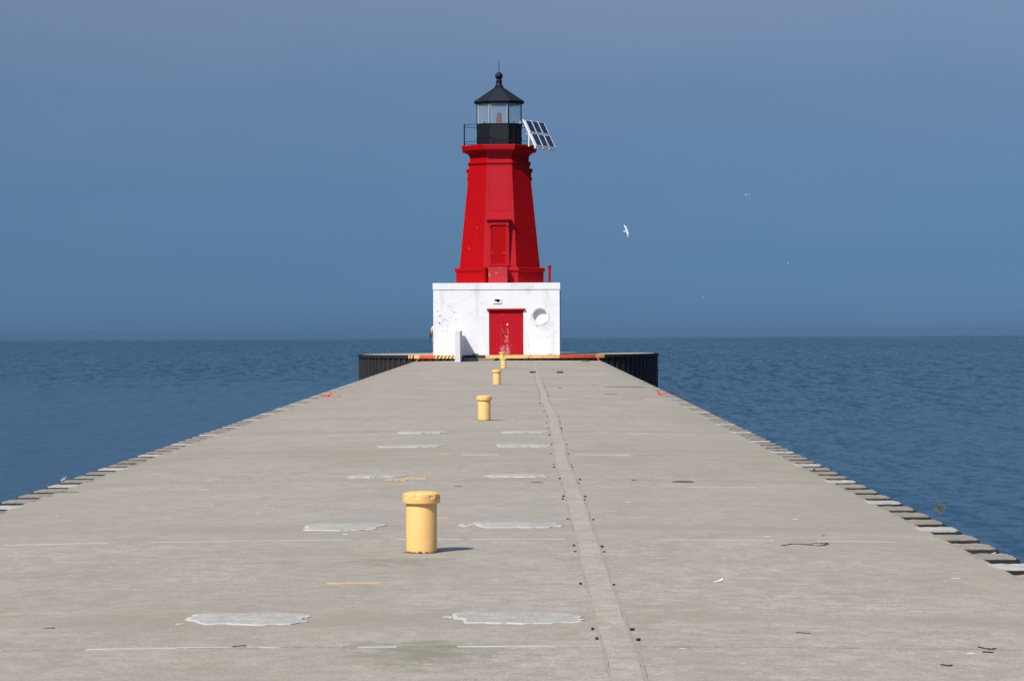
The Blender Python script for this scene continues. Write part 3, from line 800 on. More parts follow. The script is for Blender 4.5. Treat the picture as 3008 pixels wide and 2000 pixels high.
# tower
TX, TY = at_y(1468, 700, 142.7).x, 142.7
TS = F / TY
def tz(py): return at_y(1468, py, TY).z
def ap(px_w): return 0.5 * px_w / TS
OC = 1.0 / math.cos(PI / 8); PH = -PI / 2 - PI / 8
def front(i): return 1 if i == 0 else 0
def octa(name, prof, mats, parent=None):
    """eight sided ring; profile in (across-flats / 2, z)"""
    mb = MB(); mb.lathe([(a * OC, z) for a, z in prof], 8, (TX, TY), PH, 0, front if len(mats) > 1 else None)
    return H(mb, name, mats, parent)
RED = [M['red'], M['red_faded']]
plinth = octa('plinth', [(ap(255.4), BZ1 - 0.01), (ap(255.4), tz(800.5)), (ap(258), tz(799)), (ap(264), tz(797.5)), (ap(264), tz(790.5)), (ap(262), tz(789)), (ap(240), tz(788))], RED)
# shaft: cast iron plates, four courses on each of the eight faces
a_bot, a_top = ap(235), ap(175.6); zb, zt = tz(788.4), tz(488)
def apz(z): return a_bot + (a_top - a_bot) * (z - zb) / (zt - zb)
zs = [zb, tz(704), tz(622.5), tz(560.5), zt]
shaft = octa('shaft', [(a_bot - 0.07, zb - 0.03), (a_top - 0.07, zt + 0.02)], [M['black']])
TH = math.tan(PI / 8)
for k in range(8):
    th = -PI / 2 + k * PI / 4; nn = Vector((math.cos(th), math.sin(th), 0)); tt = Vector((-math.sin(th), math.cos(th), 0)); cc = Vector((TX, TY, 0))
    for z0, z1 in zip(zs[:-1], zs[1:]):
        z0 += 0.003; z1 -= 0.003; p = []
        for z, off in ((z0, 0), (z1, 0)):
            a = apz(z)
            w = a * TH - 0.0015; w2 = (a - 0.06) * TH - 0.0015
            ring = [cc + nn * (a - 0.06) - tt * w2, cc + nn * a - tt * w, cc + nn * a + tt * w, cc + nn * (a - 0.06) + tt * w2]
            p += [Vector((q.x, q.y, z)) for q in ring]
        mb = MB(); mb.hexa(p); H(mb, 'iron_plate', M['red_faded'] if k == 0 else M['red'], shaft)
# slightly proud flat trim framing the upper front panel
def fpt(u, z, d=0.0):
    """a point on the front face of the shaft: u = offset from its middle, d = out from the surface"""
    return Vector((TX + u, TY - apz(z) - d, z))
def fbox(u0, u1, z0, z1, d0, d1):
    p = [fpt(u0, z0, d1), fpt(u1, z0, d1), fpt(u1, z0, d0), fpt(u0, z0, d0), fpt(u0, z1, d1), fpt(u1, z1, d1), fpt(u1, z1, d0), fpt(u0, z1, d0)]
    return p
S2 = 3.485; FS = F / (TY - 1.95)
def ux(x): return (1300 + x / S2 - 1468.3) / FS
def uz(y): return tz(400 + y / S2) - 0.0
for (xa, xb, ya, yb) in [(470, 482, 312, 775), (684, 696, 312, 775), (482, 684, 310, 318), (482, 684, 768, 776)]:
    mb = MB(); mb.hexa(fbox(ux(xa), ux(xb), uz(yb), uz(ya), -0.01, 0.012)); H(mb, 'panel_trim', M['red_faded'], shaft)
# blind door with hood, casing, sill
fz0, fz1 = uz(1335), uz(925)
yd = TY - apz(uz(1335)) - 0.03                     # the casing stands plumb in front of the leaning face
yk = TY - apz(uz(880)) + 0.05
def plumb(x0, x1, yb, yt, d): 
    mb = MB(); mb.box((TX + ux(x0), yd - d, uz(yb)), (TX + ux(x1), yk, uz(yt))); return mb
cas = H(plumb(477, 503, 1318, 925, 0.05), 'casing', M['red_faded'])
H(plumb(649, 684, 1318, 925, 0.05), 'casing', M['red_faded'])
H(plumb(473, 688, 1338, 1318, 0.07), 'sill', M['red_faded'])
H(plumb(503, 649, 1318, 928, 0.012), 'door_panel', M['red'])
hood = H(plumb(478, 682, 925, 885, 0.075), 'hood', M['red_faded'])
H(plumb(462, 698, 886, 874, 0.13), 'hood_moulding', M['red_faded'], hood)
H(plumb(453, 706, 875, 862, 0.19), 'hood_cap', M['red_faded'], hood)
H(plumb(480, 500, 940, 925, 0.10), 'bracket', M['red_faded'], hood); H(plumb(658, 680, 940, 925, 0.10), 'bracket', M['red_faded'], hood)
for (x, y) in [(515, 1040), (637, 1040), (637, 1102), (515, 1205), (632, 1207), (512, 1280), (635, 1296)]:
    mb = MB(); mb.lathe([(0.016, 0), (0.012, 0.012), (0.001, 0.016)], 8); o = H(mb, 'rivet', M['white_metal'] if y > 1200 and y < 1210 else M['red'])
    o.matrix_parent_inverse = Matrix.Identity(4); o.location = Vector((TX + ux(x), yd - 0.012, uz(y))) - HL; o.rotation_euler = (PI / 2, 0, 0)
# stub box and pipe at the foot of the blind door
mb = MB(); mb.box((TX + ux(470), TY - ap(264) - 0.42, BZ1), (TX + ux(665), TY - ap(240), uz(1347))); H(mb, 'threshold_box', M['red_scuffed'])
mb = MB(); mb.tube((TX + ux(432), TY - ap(264) - 0.16, BZ1), (TX + ux(432), TY - ap(264) - 0.16, uz(1352)), 0.145, n=20); H(mb, 'foot_pipe', M['red'], None, 40)
# hooded windows on the flanks (seen edge on)
for s_ in (-1, 1):
    xo = TX + s_ * (apz(uz(400)) - 0.05)
    mb = MB()
    zt_, zb_ = uz(352), uz(520)
    for (z0, z1, d) in ((uz(365), uz(350), 0.12), (uz(378), uz(365), 0.085), (uz(432), uz(378), 0.05), (uz(455), uz(432), 0.09)):
        mb.box((min(xo, xo + s_ * (d + 0.05)), TY - 0.36, z0), (max(xo, xo + s_ * (d + 0.05)), TY + 0.36, z1))
    mb.box((min(xo, xo + s_ * 0.16), TY - 0.40, uz(358)), (max(xo, xo + s_ * 0.16), TY - 0.33, uz(340)))
    H(mb, 'window_hood', M['red'])
# astragal, neck, cove and gallery deck
octa('ring_moulding', [(ap(176), tz(489.5)), (ap(181), tz(487)), (ap(184.5), tz(484)), (ap(184.5), tz(480.5)), (ap(178), tz(479)), (ap(173), tz(478.6))], RED)
octa('neck', [(ap(173), tz(479)), (ap(173), tz(466)), (ap(175), tz(460)), (ap(181), tz(454.5)), (ap(192), tz(450)), (ap(206), tz(447.6)), (ap(212), tz(447))], RED)
gal = octa('gallery_deck', [(ap(190), tz(447.2)), (ap(214), tz(447)), (ap(218), tz(443)), (ap(218.5), tz(438.5)), (ap(221), tz(437)), (ap(221), tz(432.2)), (ap(219), tz(431.5))], RED)
# lantern
zl0, zl1, zl2 = tz(431.6), tz(367), tz(308.5)
aL = ap(131.7)
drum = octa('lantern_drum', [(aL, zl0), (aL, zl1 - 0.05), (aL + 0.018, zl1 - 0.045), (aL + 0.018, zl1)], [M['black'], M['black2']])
for k in range(8):
    th = -PI / 2 + k * PI / 4; nn = Vector((math.cos(th), math.sin(th), 0)); tt = Vector((-math.sin(th), math.cos(th), 0)); cc = Vector((TX, TY, 0))
    w = aL * TH
    for u in (-w + 0.05, w - 0.05):
        for z in (zl0 + 0.30, zl1 - 0.25):
            p = cc + nn * (aL + 0.004) + tt * u; H(MB().bar((p.x, p.y, z), (p.x, p.y, z + 0.14), 0.03, 0.02, tuple(nn)), 'hinge', M['black'], drum)
    mb = MB(); mb.bar(cc + nn * (aL + 0.003) - tt * (w - 0.03) + Vector((0, 0, zl0 + 0.12)), cc + nn * (aL + 0.003) + tt * (w - 0.03) + Vector((0, 0, zl0 + 0.12)), 0.012, 0.03)
    H(mb, 'drum_batten', M['black'], drum)
    a = aL - 0.03
    # glazing: one pane each side, mullion at each corner
    q = []
    for d in (0.0, -0.012):
        for u, z in ((-1, zl1), (1, zl1), (1, zl2), (-1, zl2)):
            pt = cc + nn * (a + d) + tt * (u * (a * TH - 0.035)); q.append((pt.x, pt.y, z))
    mb = MB(); mb.hexa([q[0], q[1], q[5], q[4], q[3], q[2], q[6], q[7]])
    H(mb, 'pane', M['glass'])
    th2 = th + PI / 8; cn = Vector((math.cos(th2), math.sin(th2), 0)); ct = Vector((-math.sin(th2), math.cos(th2), 0))
    rc = a / math.cos(PI / 8)
    mb = MB()
    c0 = cc + cn * (rc + 0.005)
    mb.hexa([tuple(c0 + ct * u + cn * v_ + Vector((0, 0, z))) for z in (zl1, zl2) for u, v_ in ((-0.04, -0.012), (0.04, -0.012), (0.025, 0.02), (-0.025, 0.02))])
    mu = H(mb, 'mullion', M['black'])
    mb = MB(); c1 = cc + cn * (rc - 0.03)
    mb.hexa([tuple(c1 + ct * u + cn * v_ + Vector((0, 0, z))) for z in (zl1, zl2) for u, v_ in ((-0.052, -0.03), (0.052, -0.03), (0.062, 0.02), (-0.062, 0.02))])
    H(mb, 'inner_post', M['white_metal'], mu)
octa('lantern_floor', [(aL - 0.05, zl1 - 0.02), (aL - 0.05, zl1 + 0.012)], [M['white_metal']])
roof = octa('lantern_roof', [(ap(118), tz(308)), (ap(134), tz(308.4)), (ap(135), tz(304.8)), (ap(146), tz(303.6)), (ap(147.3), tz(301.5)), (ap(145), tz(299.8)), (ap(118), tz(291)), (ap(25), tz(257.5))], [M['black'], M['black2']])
mb = MB()
fp = [(12.5, 258), (13, 256), (13, 254.5), (11, 253), (9.2, 249), (8.5, 243), (8.8, 241), (9.4, 240), (9.4, 238.5), (8.2, 237.5), (7.8, 236), (7.0, 234.5)]
fp += [(11.4 * math.sin(t_), 224.3 + 11.4 * math.cos(t_)) for t_ in [0.55 + i * (2.75 - 0.55) / 10 for i in range(11)]]
fp += [(2.0, 213.5), (1.1, 211), (0.95, 190), (0.45, 175)]
mb.lathe([(r_ / TS, tz(y)) for r_, y in fp], 20, (TX, TY)); H(mb, 'finial', M['black'], roof, 40)
# gallery railing: eight posts, two rails
ar = ap(205); rr_ = ar * OC; zr1, zr2 = tz(369.5) , tz(420.5)
corners = [Vector((TX + rr_ * math.cos(PH + i * PI / 4), TY + rr_ * math.sin(PH + i * PI / 4), 0)) for i in range(8)]
for i in range(8):
    c_ = corners[i]; mb = MB()
    mb.tube((c_.x, c_.y, zl0 - 0.01), (c_.x, c_.y, zr1 + 0.04), 0.020, n=8); mb.lathe([(0.045, zl0 - 0.005), (0.045, zl0 + 0.02), (0.02, zl0 + 0.04)], 8, (c_.x, c_.y))
    mb.lathe([(0.02, zr1 + 0.03), (0.034, zr1 + 0.05), (0.02, zr1 + 0.075), (0.004, zr1 + 0.085)], 8, (c_.x, c_.y)); H(mb, 'railing_post', M['black'], gal)
    d_ = corners[(i + 1) % 8]
    for z in (zr1 - 0.02, zr2):
        mb = MB(); mb.tube((c_.x, c_.y, z), (d_.x, d_.y, z), 0.014, n=6); H(mb, 'rail', M['black'], gal)
# vent pipe on the roof of the base
vp = MB(); px_, py_ = bx(1615), BY + 0.35
vp.lathe([(r_ / BS, bz(y)) for r_, y in ((6.5, 832), (6.5, 830.2), (3.9, 829.3), (3.7, 795), (3.9, 791), (5.0, 787), (5.1, 780), (4.4, 779.6), (3.6, 781))], 16, (px_, py_))
H(vp, 'vent_pipe', M['red'], None, 40)
mb = MB(); mb.lathe([(0.16, BZ1 - 0.01), (0.15, BZ1 + 0.03), (0.08, BZ1 + 0.045)], 14, (px_, py_)); H(mb, 'pipe_flashing', M['crack'])

# beacon lamp inside the lantern
bl = empty('beacon_lamp', (TX, TY, zl1 + 0.012)); tag(bl, 'red tapered beacon lamp standing behind the lantern glass', 'lamp')
def zz(py): return tz(py) - (zl1 + 0.012)
z_a = 0.0; k_ = 1.0 / TS
MB().lathe([(12 * k_, 0), (12 * k_, 3 * k_), (9.5 * k_, 3.2 * k_), (9.5 * k_, 4.2 * k_)], 20).build('lamp_base', M['galv'], bl, 40)
MB().lathe([(10 * k_, 4 * k_), (9.6 * k_, 9 * k_), (9.2 * k_, 9.4 * k_), (7.2 * k_, 31 * k_), (5.0 * k_, 33 * k_), (1.0 * k_, 34.5 * k_), (0.4 * k_, 39 * k_)], 22).build('lens', M['lens'], bl, 40)
MB().lathe([(10.4 * k_, 8.2 * k_), (10.4 * k_, 9.2 * k_), (9.4 * k_, 9.6 * k_)], 22).build('lens_band', M['red'], bl, 40)

# solar panel array on the gallery
S1 = 4.48
def sp1(x, y, Y): return at_y(1300 + x / S1, 150 + y / S1, Y)
SB = sp1(1232, 1258, TY - 2.35)                         # lower left corner
U = Vector((1.02, 0.87, -0.075)); V = Vector((-0.66, 0.80, 1.44))
V = V - U * (V.dot(U) / U.dot(U))
Nn = U.cross(V).normalized()
sol = empty('solar_panel', SB); tag(sol, 'white framed array of six dark blue solar panels tilted beside the lantern', 'solar panel')
def sv(u, v, d=0.0): return U * u + V * v + Nn * d
def sbox(u0, u1, v0, v1, d0, d1):
    return MB().hexa([tuple(sv(u, v, d)) for d in (d0, d1) for u, v in ((u0, v0), (u1, v0), (u1, v1), (u0, v1))])
for r_ in range(2):
    for c_ in range(3):
        u0, u1 = 0.035 + c_ * 0.325, 0.035 + c_ * 0.325 + 0.285; v0 = 0.04 + r_ * 0.50; v1 = v0 + 0.42
        fr_ = MB()
        for a in ((u0 - 0.018, u1 + 0.018, v0 - 0.014, v0), (u0 - 0.018, u1 + 0.018, v1, v1 + 0.014), (u0 - 0.018, u0, v0, v1), (u1, u1 + 0.018, v0, v1)):
            b_ = sbox(*a, 0.0, 0.045); fr_.add(b_.v, b_.f)
        f_ = fr_.build('module', M['alu'], sol)
        sbox(u0 - 0.004, u1 + 0.004, v0 - 0.004, v1 + 0.004, 0.008, 0.034).build('cell_sheet', M['cell'], f_)
for u in (-0.02, 0.345, 0.67):
    sbox(u - 0.018, u + 0.022, -0.03, 1.02, -0.07, -0.002).build('rail', M['white_metal'], sol)
for v in (-0.02, 0.475):
    sbox(-0.04, 1.03, v - 0.012, v + 0.022, -0.13, -0.072).build('crossbar', M['white_metal'], sol)
foot = sp1(1137, 1258, TY - 1.45) - SB; hp = sp1(1137, 1095, TY - 1.45) - SB
MB().tube(foot, hp, 0.045, n=12).build('support_post', M['white_metal'], sol, 40)
MB().bar(hp - Vector((0, 0, 0.05)), sv(0.05, 0.48, -0.1), 0.05, 0.05).build('strut', M['white_metal'], sol)
MB().bar(hp - Vector((0, 0, 0.45)), sv(0.03, 0.12, -0.1), 0.03, 0.03).build('strut', M['galv'], sol)
MB().bar(hp + Vector((-0.16, 0, 0.02)), hp + Vector((0.05, 0, 0.02)), 0.06, 0.10).build('clamp', M['galv'], sol)
MB().tube(hp + Vector((-0.12, 0, 0)), hp + Vector((-0.02, -0.02, -0.5)), 0.012, n=5).build('cable', M['bolt'], sol)
# ------------------------------------------------------------------ things on the pier
def bollard_paint():
    t = NT('bollard_yellow_paint')
    z = t.sep()[2]
    c = t.mix(t.noise(7, 5), (0.78, 0.46, 0.15), (0.87, 0.54, 0.21))
    c = t.mix(t.rng(t.noise(16, 5, 0.6), 0.60, 0.70, 0.0, 0.35), c, (0.85, 0.46, 0.09))
    edge = t.math('ADD', z, t.math('MULTIPLY', t.math('SUBTRACT', t.noise(42, 4, 0.7), 0.5), 0.075))
    c = t.mix(t.rng(edge, 0.016, 0.004), c, (0.06, 0.028, 0.012))          # rust creeping up from the foot
    c = t.mix(t.rng(t.noise(38, 3, 0.6), 0.715, 0.735), c, (0.16, 0.075, 0.025))
    t.col(c); t.set(Roughness=0.5); t.b.inputs['Specular IOR Level'].default_value = 0.3
    t.bump(t.noise(22, 4), 0.15, 0.01)
    return t.m
M['bollard'] = bollard_paint()
M['rust_stain'] = simple('rust_stained_concrete', (0.20, 0.145, 0.10), 0.95, 0.25, 14)
post_me = MB().lathe([(0.111, -0.02), (0.111, 0.350), (0.109, 0.356), (0.112, 0.361)], 36).mesh('post', M['bollard'], 40)
cap_me = MB().lathe([(0.100, 0.354), (0.129, 0.354), (0.134, 0.358), (0.135, 0.362), (0.135, 0.392), (0.131, 0.395), (0.129, 0.398), (0.129, 0.418), (0.122, 0.428), (0.09, 0.436), (0.05, 0.440), (0.01, 0.441)], 48).mesh('cap', M['bollard'], 30)
def lug():
    mb = MB(); vs = []; n = 5
    for i in range(n + 1):
        a = R(-13) + R(26) * i / n
        for r_, z in ((0.126, 0.395), (0.1355, 0.396), (0.1345, 0.4215), (0.124, 0.428)): vs.append((r_ * math.cos(a), r_ * math.sin(a), z))
    fs = []
    for i in range(n):
        for k in range(4): fs.append((4 * i + k, 4 * i + (k + 1) % 4, 4 * i + 4 + (k + 1) % 4, 4 * i + 4 + k))
    fs += [(0, 3, 2, 1), (4 * n, 4 * n + 1, 4 * n + 2, 4 * n + 3)]
    return mb.add(vs, fs).mesh('lug', M['bollard'])
lug_me = lug()
BOL = [((1238.7, 1622), 'nearest of the yellow pipe bollards, its cap ribbed, shadow on the concrete'),
       ((1422.4, 1234.5), 'second nearest yellow capped bollard along the pier'),
       ((1459.4, 1130), 'third yellow capped bollard counting from the nearest one'),
       ((1479.5, 1082), 'fourth yellow bollard, overlapping the farthest one behind it'),
       (None, 'farthest yellow bollard, standing in front of the red door')]
for i, (p, lab) in enumerate(BOL):
    pt = deck(*p) if p else None
    if pt is None:
        pt = at_y(1475, 1060, 136.6); pt.z = zdeck(pt.x, pt.y)
    b = tag(empty('bollard', pt, random.uniform(0, 1)), lab, 'bollard', 'yellow bollards down the pier')
    put('post', post_me, b); cp = put('cap', cap_me, b)
    for k in range(8): put('lug', lug_me, cp, (0, 0, 0), (0, 0, k * PI / 4 + 0.2))
    rs = MB(); n = 40; ph = random.uniform(0, 6)
    ring = [(0.113 + 0.02 * abs(math.sin(3 * t_ + ph)) + random.uniform(0.0, 0.012)) for t_ in [2 * PI * k / n for k in range(n)]]
    rs.add([(0.10 * math.cos(2 * PI * k / n), 0.10 * math.sin(2 * PI * k / n), 0.004) for k in range(n)] + [(ring[k] * math.cos(2 * PI * k / n), ring[k] * math.sin(2 * PI * k / n), 0.003) for k in range(n)] + [(ring[k] * math.cos(2 * PI * k / n), ring[k] * math.sin(2 * PI * k / n), -0.01) for k in range(n)],
           [(k, n + k, n + (k + 1) % n, (k + 1) % n) for k in range(n)] + [(n + k, 2 * n + k, 2 * n + (k + 1) % n, n + (k + 1) % n) for k in range(n)])
    rs.build('rust_ring', M['rust_stain'], b)

# white wing wall beside the base
fx0, fx1 = at_y(1336, 1000, 134.0).x, at_y(1352, 1000, 134.0).x; fzt = at_y(1345, 972, 134.0).z
mb = MB(); mb.box((0, 0, -0.03), (fx1 - fx0, 5.32, fzt))
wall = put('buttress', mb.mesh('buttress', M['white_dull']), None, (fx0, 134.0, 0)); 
bv = wall.modifiers.new('bevel', 'BEVEL'); bv.width = 0.02; bv.segments = 2
tag(wall, 'white painted concrete buttress standing end-on left of the red door', 'buttress')
# concrete step below the beam
s0, s1 = at_y(1361, 1055, 137.4), at_y(1453, 1055, 137.4)
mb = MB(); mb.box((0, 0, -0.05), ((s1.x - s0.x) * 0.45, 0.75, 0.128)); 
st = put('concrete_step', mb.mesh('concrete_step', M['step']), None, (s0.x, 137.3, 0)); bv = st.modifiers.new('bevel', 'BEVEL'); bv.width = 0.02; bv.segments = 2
tag(st, 'grey concrete step in the shadow of the white buttress', 'step', 'steps below the beam')
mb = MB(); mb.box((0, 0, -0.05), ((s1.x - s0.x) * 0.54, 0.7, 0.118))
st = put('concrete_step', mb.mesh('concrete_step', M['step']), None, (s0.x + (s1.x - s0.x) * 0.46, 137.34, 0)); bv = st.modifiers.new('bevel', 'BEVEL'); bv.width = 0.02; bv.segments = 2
tag(st, 'sunlit grey concrete step left of the bollards, below the beam piece coloured as shadow', 'step', 'steps below the beam')

# orange ladder grab bars
def grab(p, q, r_, lab):
    a, b = Vector(p), Vector(q)
    o = empty('grab_bar', a); tag(o, lab, 'grab bar', 'orange ladder grab bars')
    MB().tube((0, 0, -0.02), b - a, r_, r_ * 0.85, 10).build('bar', M['orange'], o, 40)
    MB().lathe([(r_ * 2.2, -0.005), (r_ * 2.2, 0.012), (r_ * 1.2, 0.016)], 12).build('foot_plate', M['orange'], o)
for (x0, y0, x1, y1, lab) in [(1942, 1160.5, 1930, 1146, 'orange grab bar leaning over orange stripe at right pier edge'), (954, 1164, 974, 1153.5, 'orange grab bar leaning over orange stripe at left pier edge')]:
    p = deck(x0, y0); q = at_y(x1, y1, p.y); grab(p, q, 0.024, lab)
for (x0, y0, x1, y1, lab) in [(1762, 1060.5, 1751.5, 1047, 'thin orange bar sloping down from the right end of the beam'), (1221, 1063, 1228.5, 1054.5, 'thin orange bar sloping down from the left end of the beam')]:
    p = deck(x0, y0); p = at_y(x0, 1058.5, 138.3); p.z = zdeck(p.x, p.y); q = at_y(x1, y1, 138.6 if x0 < 1500 else 139.0); grab(p, q, 0.03, lab)

# ------------------------------------------------------------------ plants, moss, litter
M['leaf'] = simple('dry_green_leaf', (0.15, 0.16, 0.04), 0.7, 0.3, 30)
M['grass'] = simple('grass_blade', (0.085, 0.12, 0.025), 0.7, 0.35, 12)
M['stem'] = simple('reddish_stem', (0.16, 0.095, 0.085), 0.7, 0.2, 30)
M['moss'] = simple('dark_moss', (0.055, 0.065, 0.018), 0.95, 0.35, 30)
base_p = deck(2760, 1529); 
wd_ = tag(empty('weed', base_p), 'spindly reddish green weed growing from the right pier edge', 'plant')
br = [((0, 0, 0), (0.004, 0, 0.085), (-0.002, 0.01, 0.115)), ((0, 0, 0.060), (-0.028, 0.005, 0.095), (-0.048, 0.0, 0.145)), ((0.002, 0, 0.072), (-0.010, 0.012, 0.11), (-0.03, 0.0, 0.162)),
      ((0.003, 0, 0.055), (0.034, -0.006, 0.078), (0.050, 0.0, 0.150)), ((0, 0, 0.09), (0.010, 0.004, 0.115), (0.016, 0, 0.14)), ((0.02, 0, 0.066), (0.03, 0.01, 0.10), (0.032, 0, 0.118)), ((0, 0, 0.085), (-0.012, -0.01, 0.12), (-0.010, 0, 0.150))]
rl = random.Random(4)
leaf_me = MB().add([(0, 0, 0), (0.004, 0.001, 0.008), (0.0015, 0, 0.02), (-0.0035, 0.001, 0.009), (0, -0.0012, 0.009)], [(0, 1, 4), (1, 2, 4), (2, 3, 4), (3, 0, 4), (0, 3, 2, 1)]).mesh('leaf', M['leaf'])
for a, b_, c_ in br:
    mb = MB(); mb.tube(a, b_, 0.0034, 0.0026, 6); mb.tube(b_, c_, 0.0026, 0.001, 6); mb.build('stem', M['stem'], wd_)
    for k in range(15):
        f_ = rl.uniform(0.15, 1.0); P0, P1 = (Vector(a), Vector(b_)) if f_ < 0.4 else (Vector(b_), Vector(c_)); f2 = f_ / 0.4 if f_ < 0.4 else (f_ - 0.4) / 0.6
        if P0.lerp(P1, f2).z < 0.07: continue
        put('leaf', leaf_me, wd_, P0.lerp(P1, f2), (rl.uniform(-0.9, 0.9), rl.uniform(-0.9, 0.9), rl.uniform(0, 6)), [rl.uniform(0.7, 1.3)] * 3)
def tuft(p, w, h, n, lab, mat='grass', seed=0):
    rnd = random.Random(seed); mb = MB()
    for i in range(n):
        x, y = rnd.uniform(-w, w) * rnd.random() ** 0.3, rnd.uniform(-0.06, 0.06); hh = h * rnd.uniform(0.4, 1.0); lean = rnd.uniform(-0.5, 0.5) * hh; b = rnd.uniform(0.004, 0.008) * max(1, h / 0.06); ly = rnd.uniform(-0.3, 0.3) * hh
        mb.add([(x - b, y, 0), (x + b, y, 0), (x + lean * 0.4 + b * 0.8, y + ly * 0.3, hh * 0.6), (x + lean * 0.4 - b * 0.8, y + ly * 0.3, hh * 0.6), (x + lean, y + ly, hh)], [(0, 1, 2, 3), (3, 2, 4)])
    o = put('grass_tuft', mb.mesh('grass_tuft', M[mat]), None, p); tag(o, lab, 'grass', 'weeds in the joints')
tuft(deck(1722, 1062.5), 0.20, 0.12, 40, 'green grass tuft below the orange beam at the far end', seed=1)
tuft(Vector((x3(1520) * 1.0, 139.40, PZ)), 0.001, 0.001, 1, 'x', seed=2) if False else None
for i, (xz, w, h, n, lab) in enumerate([(705, 0.22, 0.10, 40, 'dry weeds at the foot of the white base beside the buttress'), (1240, 0.22, 0.07, 40, 'low weeds at the right foot of the red door'), (1690, 0.15, 0.06, 26, 'small weed patch at the right foot of the white base')]):
    tuft(Vector((x3(xz), BY - 0.10, PZ)), w, h, n, lab, seed=10 + i)
def mound(p, w, d, h, lab, seed, name='moss_clump', mat='moss', cat='moss', rz=0.0):
    rnd = random.Random(seed); mb = MB(); nx, ny = 16, 6; vs = []; fs = []
    for j in range(ny + 1):
        for i in range(nx + 1):
            u, v = 2 * i / nx - 1, 2 * j / ny - 1
            e = max(0, 1 - abs(u) ** 3) * max(0, 1 - v * v)
            vs.append((u * w, v * d * (0.5 + 0.5 * max(0, 1 - abs(u) ** 3)) + rnd.uniform(-0.15, 0.15) * d, (h * e ** 0.6) * rnd.uniform(0.45, 1.1) - (0.004 if e == 0 else 0)))
    N = nx + 1
    for j in range(ny):
        for i in range(nx): fs.append((j * N + i, j * N + i + 1, (j + 1) * N + i + 1, (j + 1) * N + i))
    mb.add(vs, fs)
    o = put(name, mb.mesh(name, M[mat]), None, p, (0, 0, rz)); tag(o, lab, cat, 'moss in the cracks' if cat == 'moss' else None)
mound(deck(2006, 1416), 0.125, 0.016, 0.016, 'long dark strip of moss lying right of the cover strip', 1)
mound(deck(2391, 1383), 0.016, 0.02, 0.030, 'small dark lump of moss on a right edge block', 2)
mound(deck(195, 1446.5), 0.15, 0.02, 0.012, 'bright moss along a left edge block near the small bird', 3, mat='grass')
mound(deck(1599, 1139.5), 0.05, 0.06, 0.025, 'small green moss clump on the cover strip far down the pier', 4, mat='grass')
mound(deck(1645, 1141), 0.055, 0.06, 0.020, 'small green moss clump right of the cover strip far down', 5, mat='grass')
mound(deck(1576, 1415.5), 0.065, 0.02, 0.006, 'thin green moss line in a joint left of the cover strip', 6)
mound(deck(1690, 1418.5), 0.06, 0.02, 0.006, 'thin green moss line crossing the cover strip in a joint', 7)
mound(deck(1862, 1410), 0.025, 0.02, 0.006, 'tiny moss fleck left of the long moss strip', 8)
mound(deck(2418 , 1573), 0.012, 0.012, 0.006, 'tiny dark pebble lying just beyond the long cracks', 9, 'pebble', 'crack', 'pebble')
M['paper'] = simple('white_scrap', (0.70, 0.71, 0.74), 0.8, 0.08, 20)
def scrap(px, py, w, lab, tilt=0.4):
    p = deck(px, py); mb = MB(); vs = []; n = 8
    for i in range(n + 1):
        u = i / n - 0.5
        for v in (-0.5, 0.5): vs.append((u * w, v * w * 0.6, 0.002 + tilt * w * (u + 0.5) ** 2 * (1 if v > 0 else 0.6)))
    k = len(vs); vs += [(a, b, c - 0.0015) for a, b, c in vs]
    fs = []
    for i in range(n):
        a, b, c, d = 2 * i, 2 * i + 1, 2 * i + 3, 2 * i + 2
        fs += [(a, d, c, b), (k + a, k + b, k + c, k + d), (a, k + a, k + d, d), (b, c, k + c, k + b)]
    mb.add(vs, fs); o = put('litter_scrap', mb.mesh('litter_scrap', M['paper']), None, p, (0, 0, random.uniform(-0.4, 0.4)))
    tag(o, lab, 'litter', 'litter on the pier')
scrap(2110, 1708, 0.055, 'curled white scrap lying on the right half of the deck')
scrap(2337, 1525, 0.045, 'pale flat scrap on the deck towards the right edge', 0.1)
scrap(2918, 1625.5, 0.03, 'white scrap lying on an edge block by the right water side', 0.3)

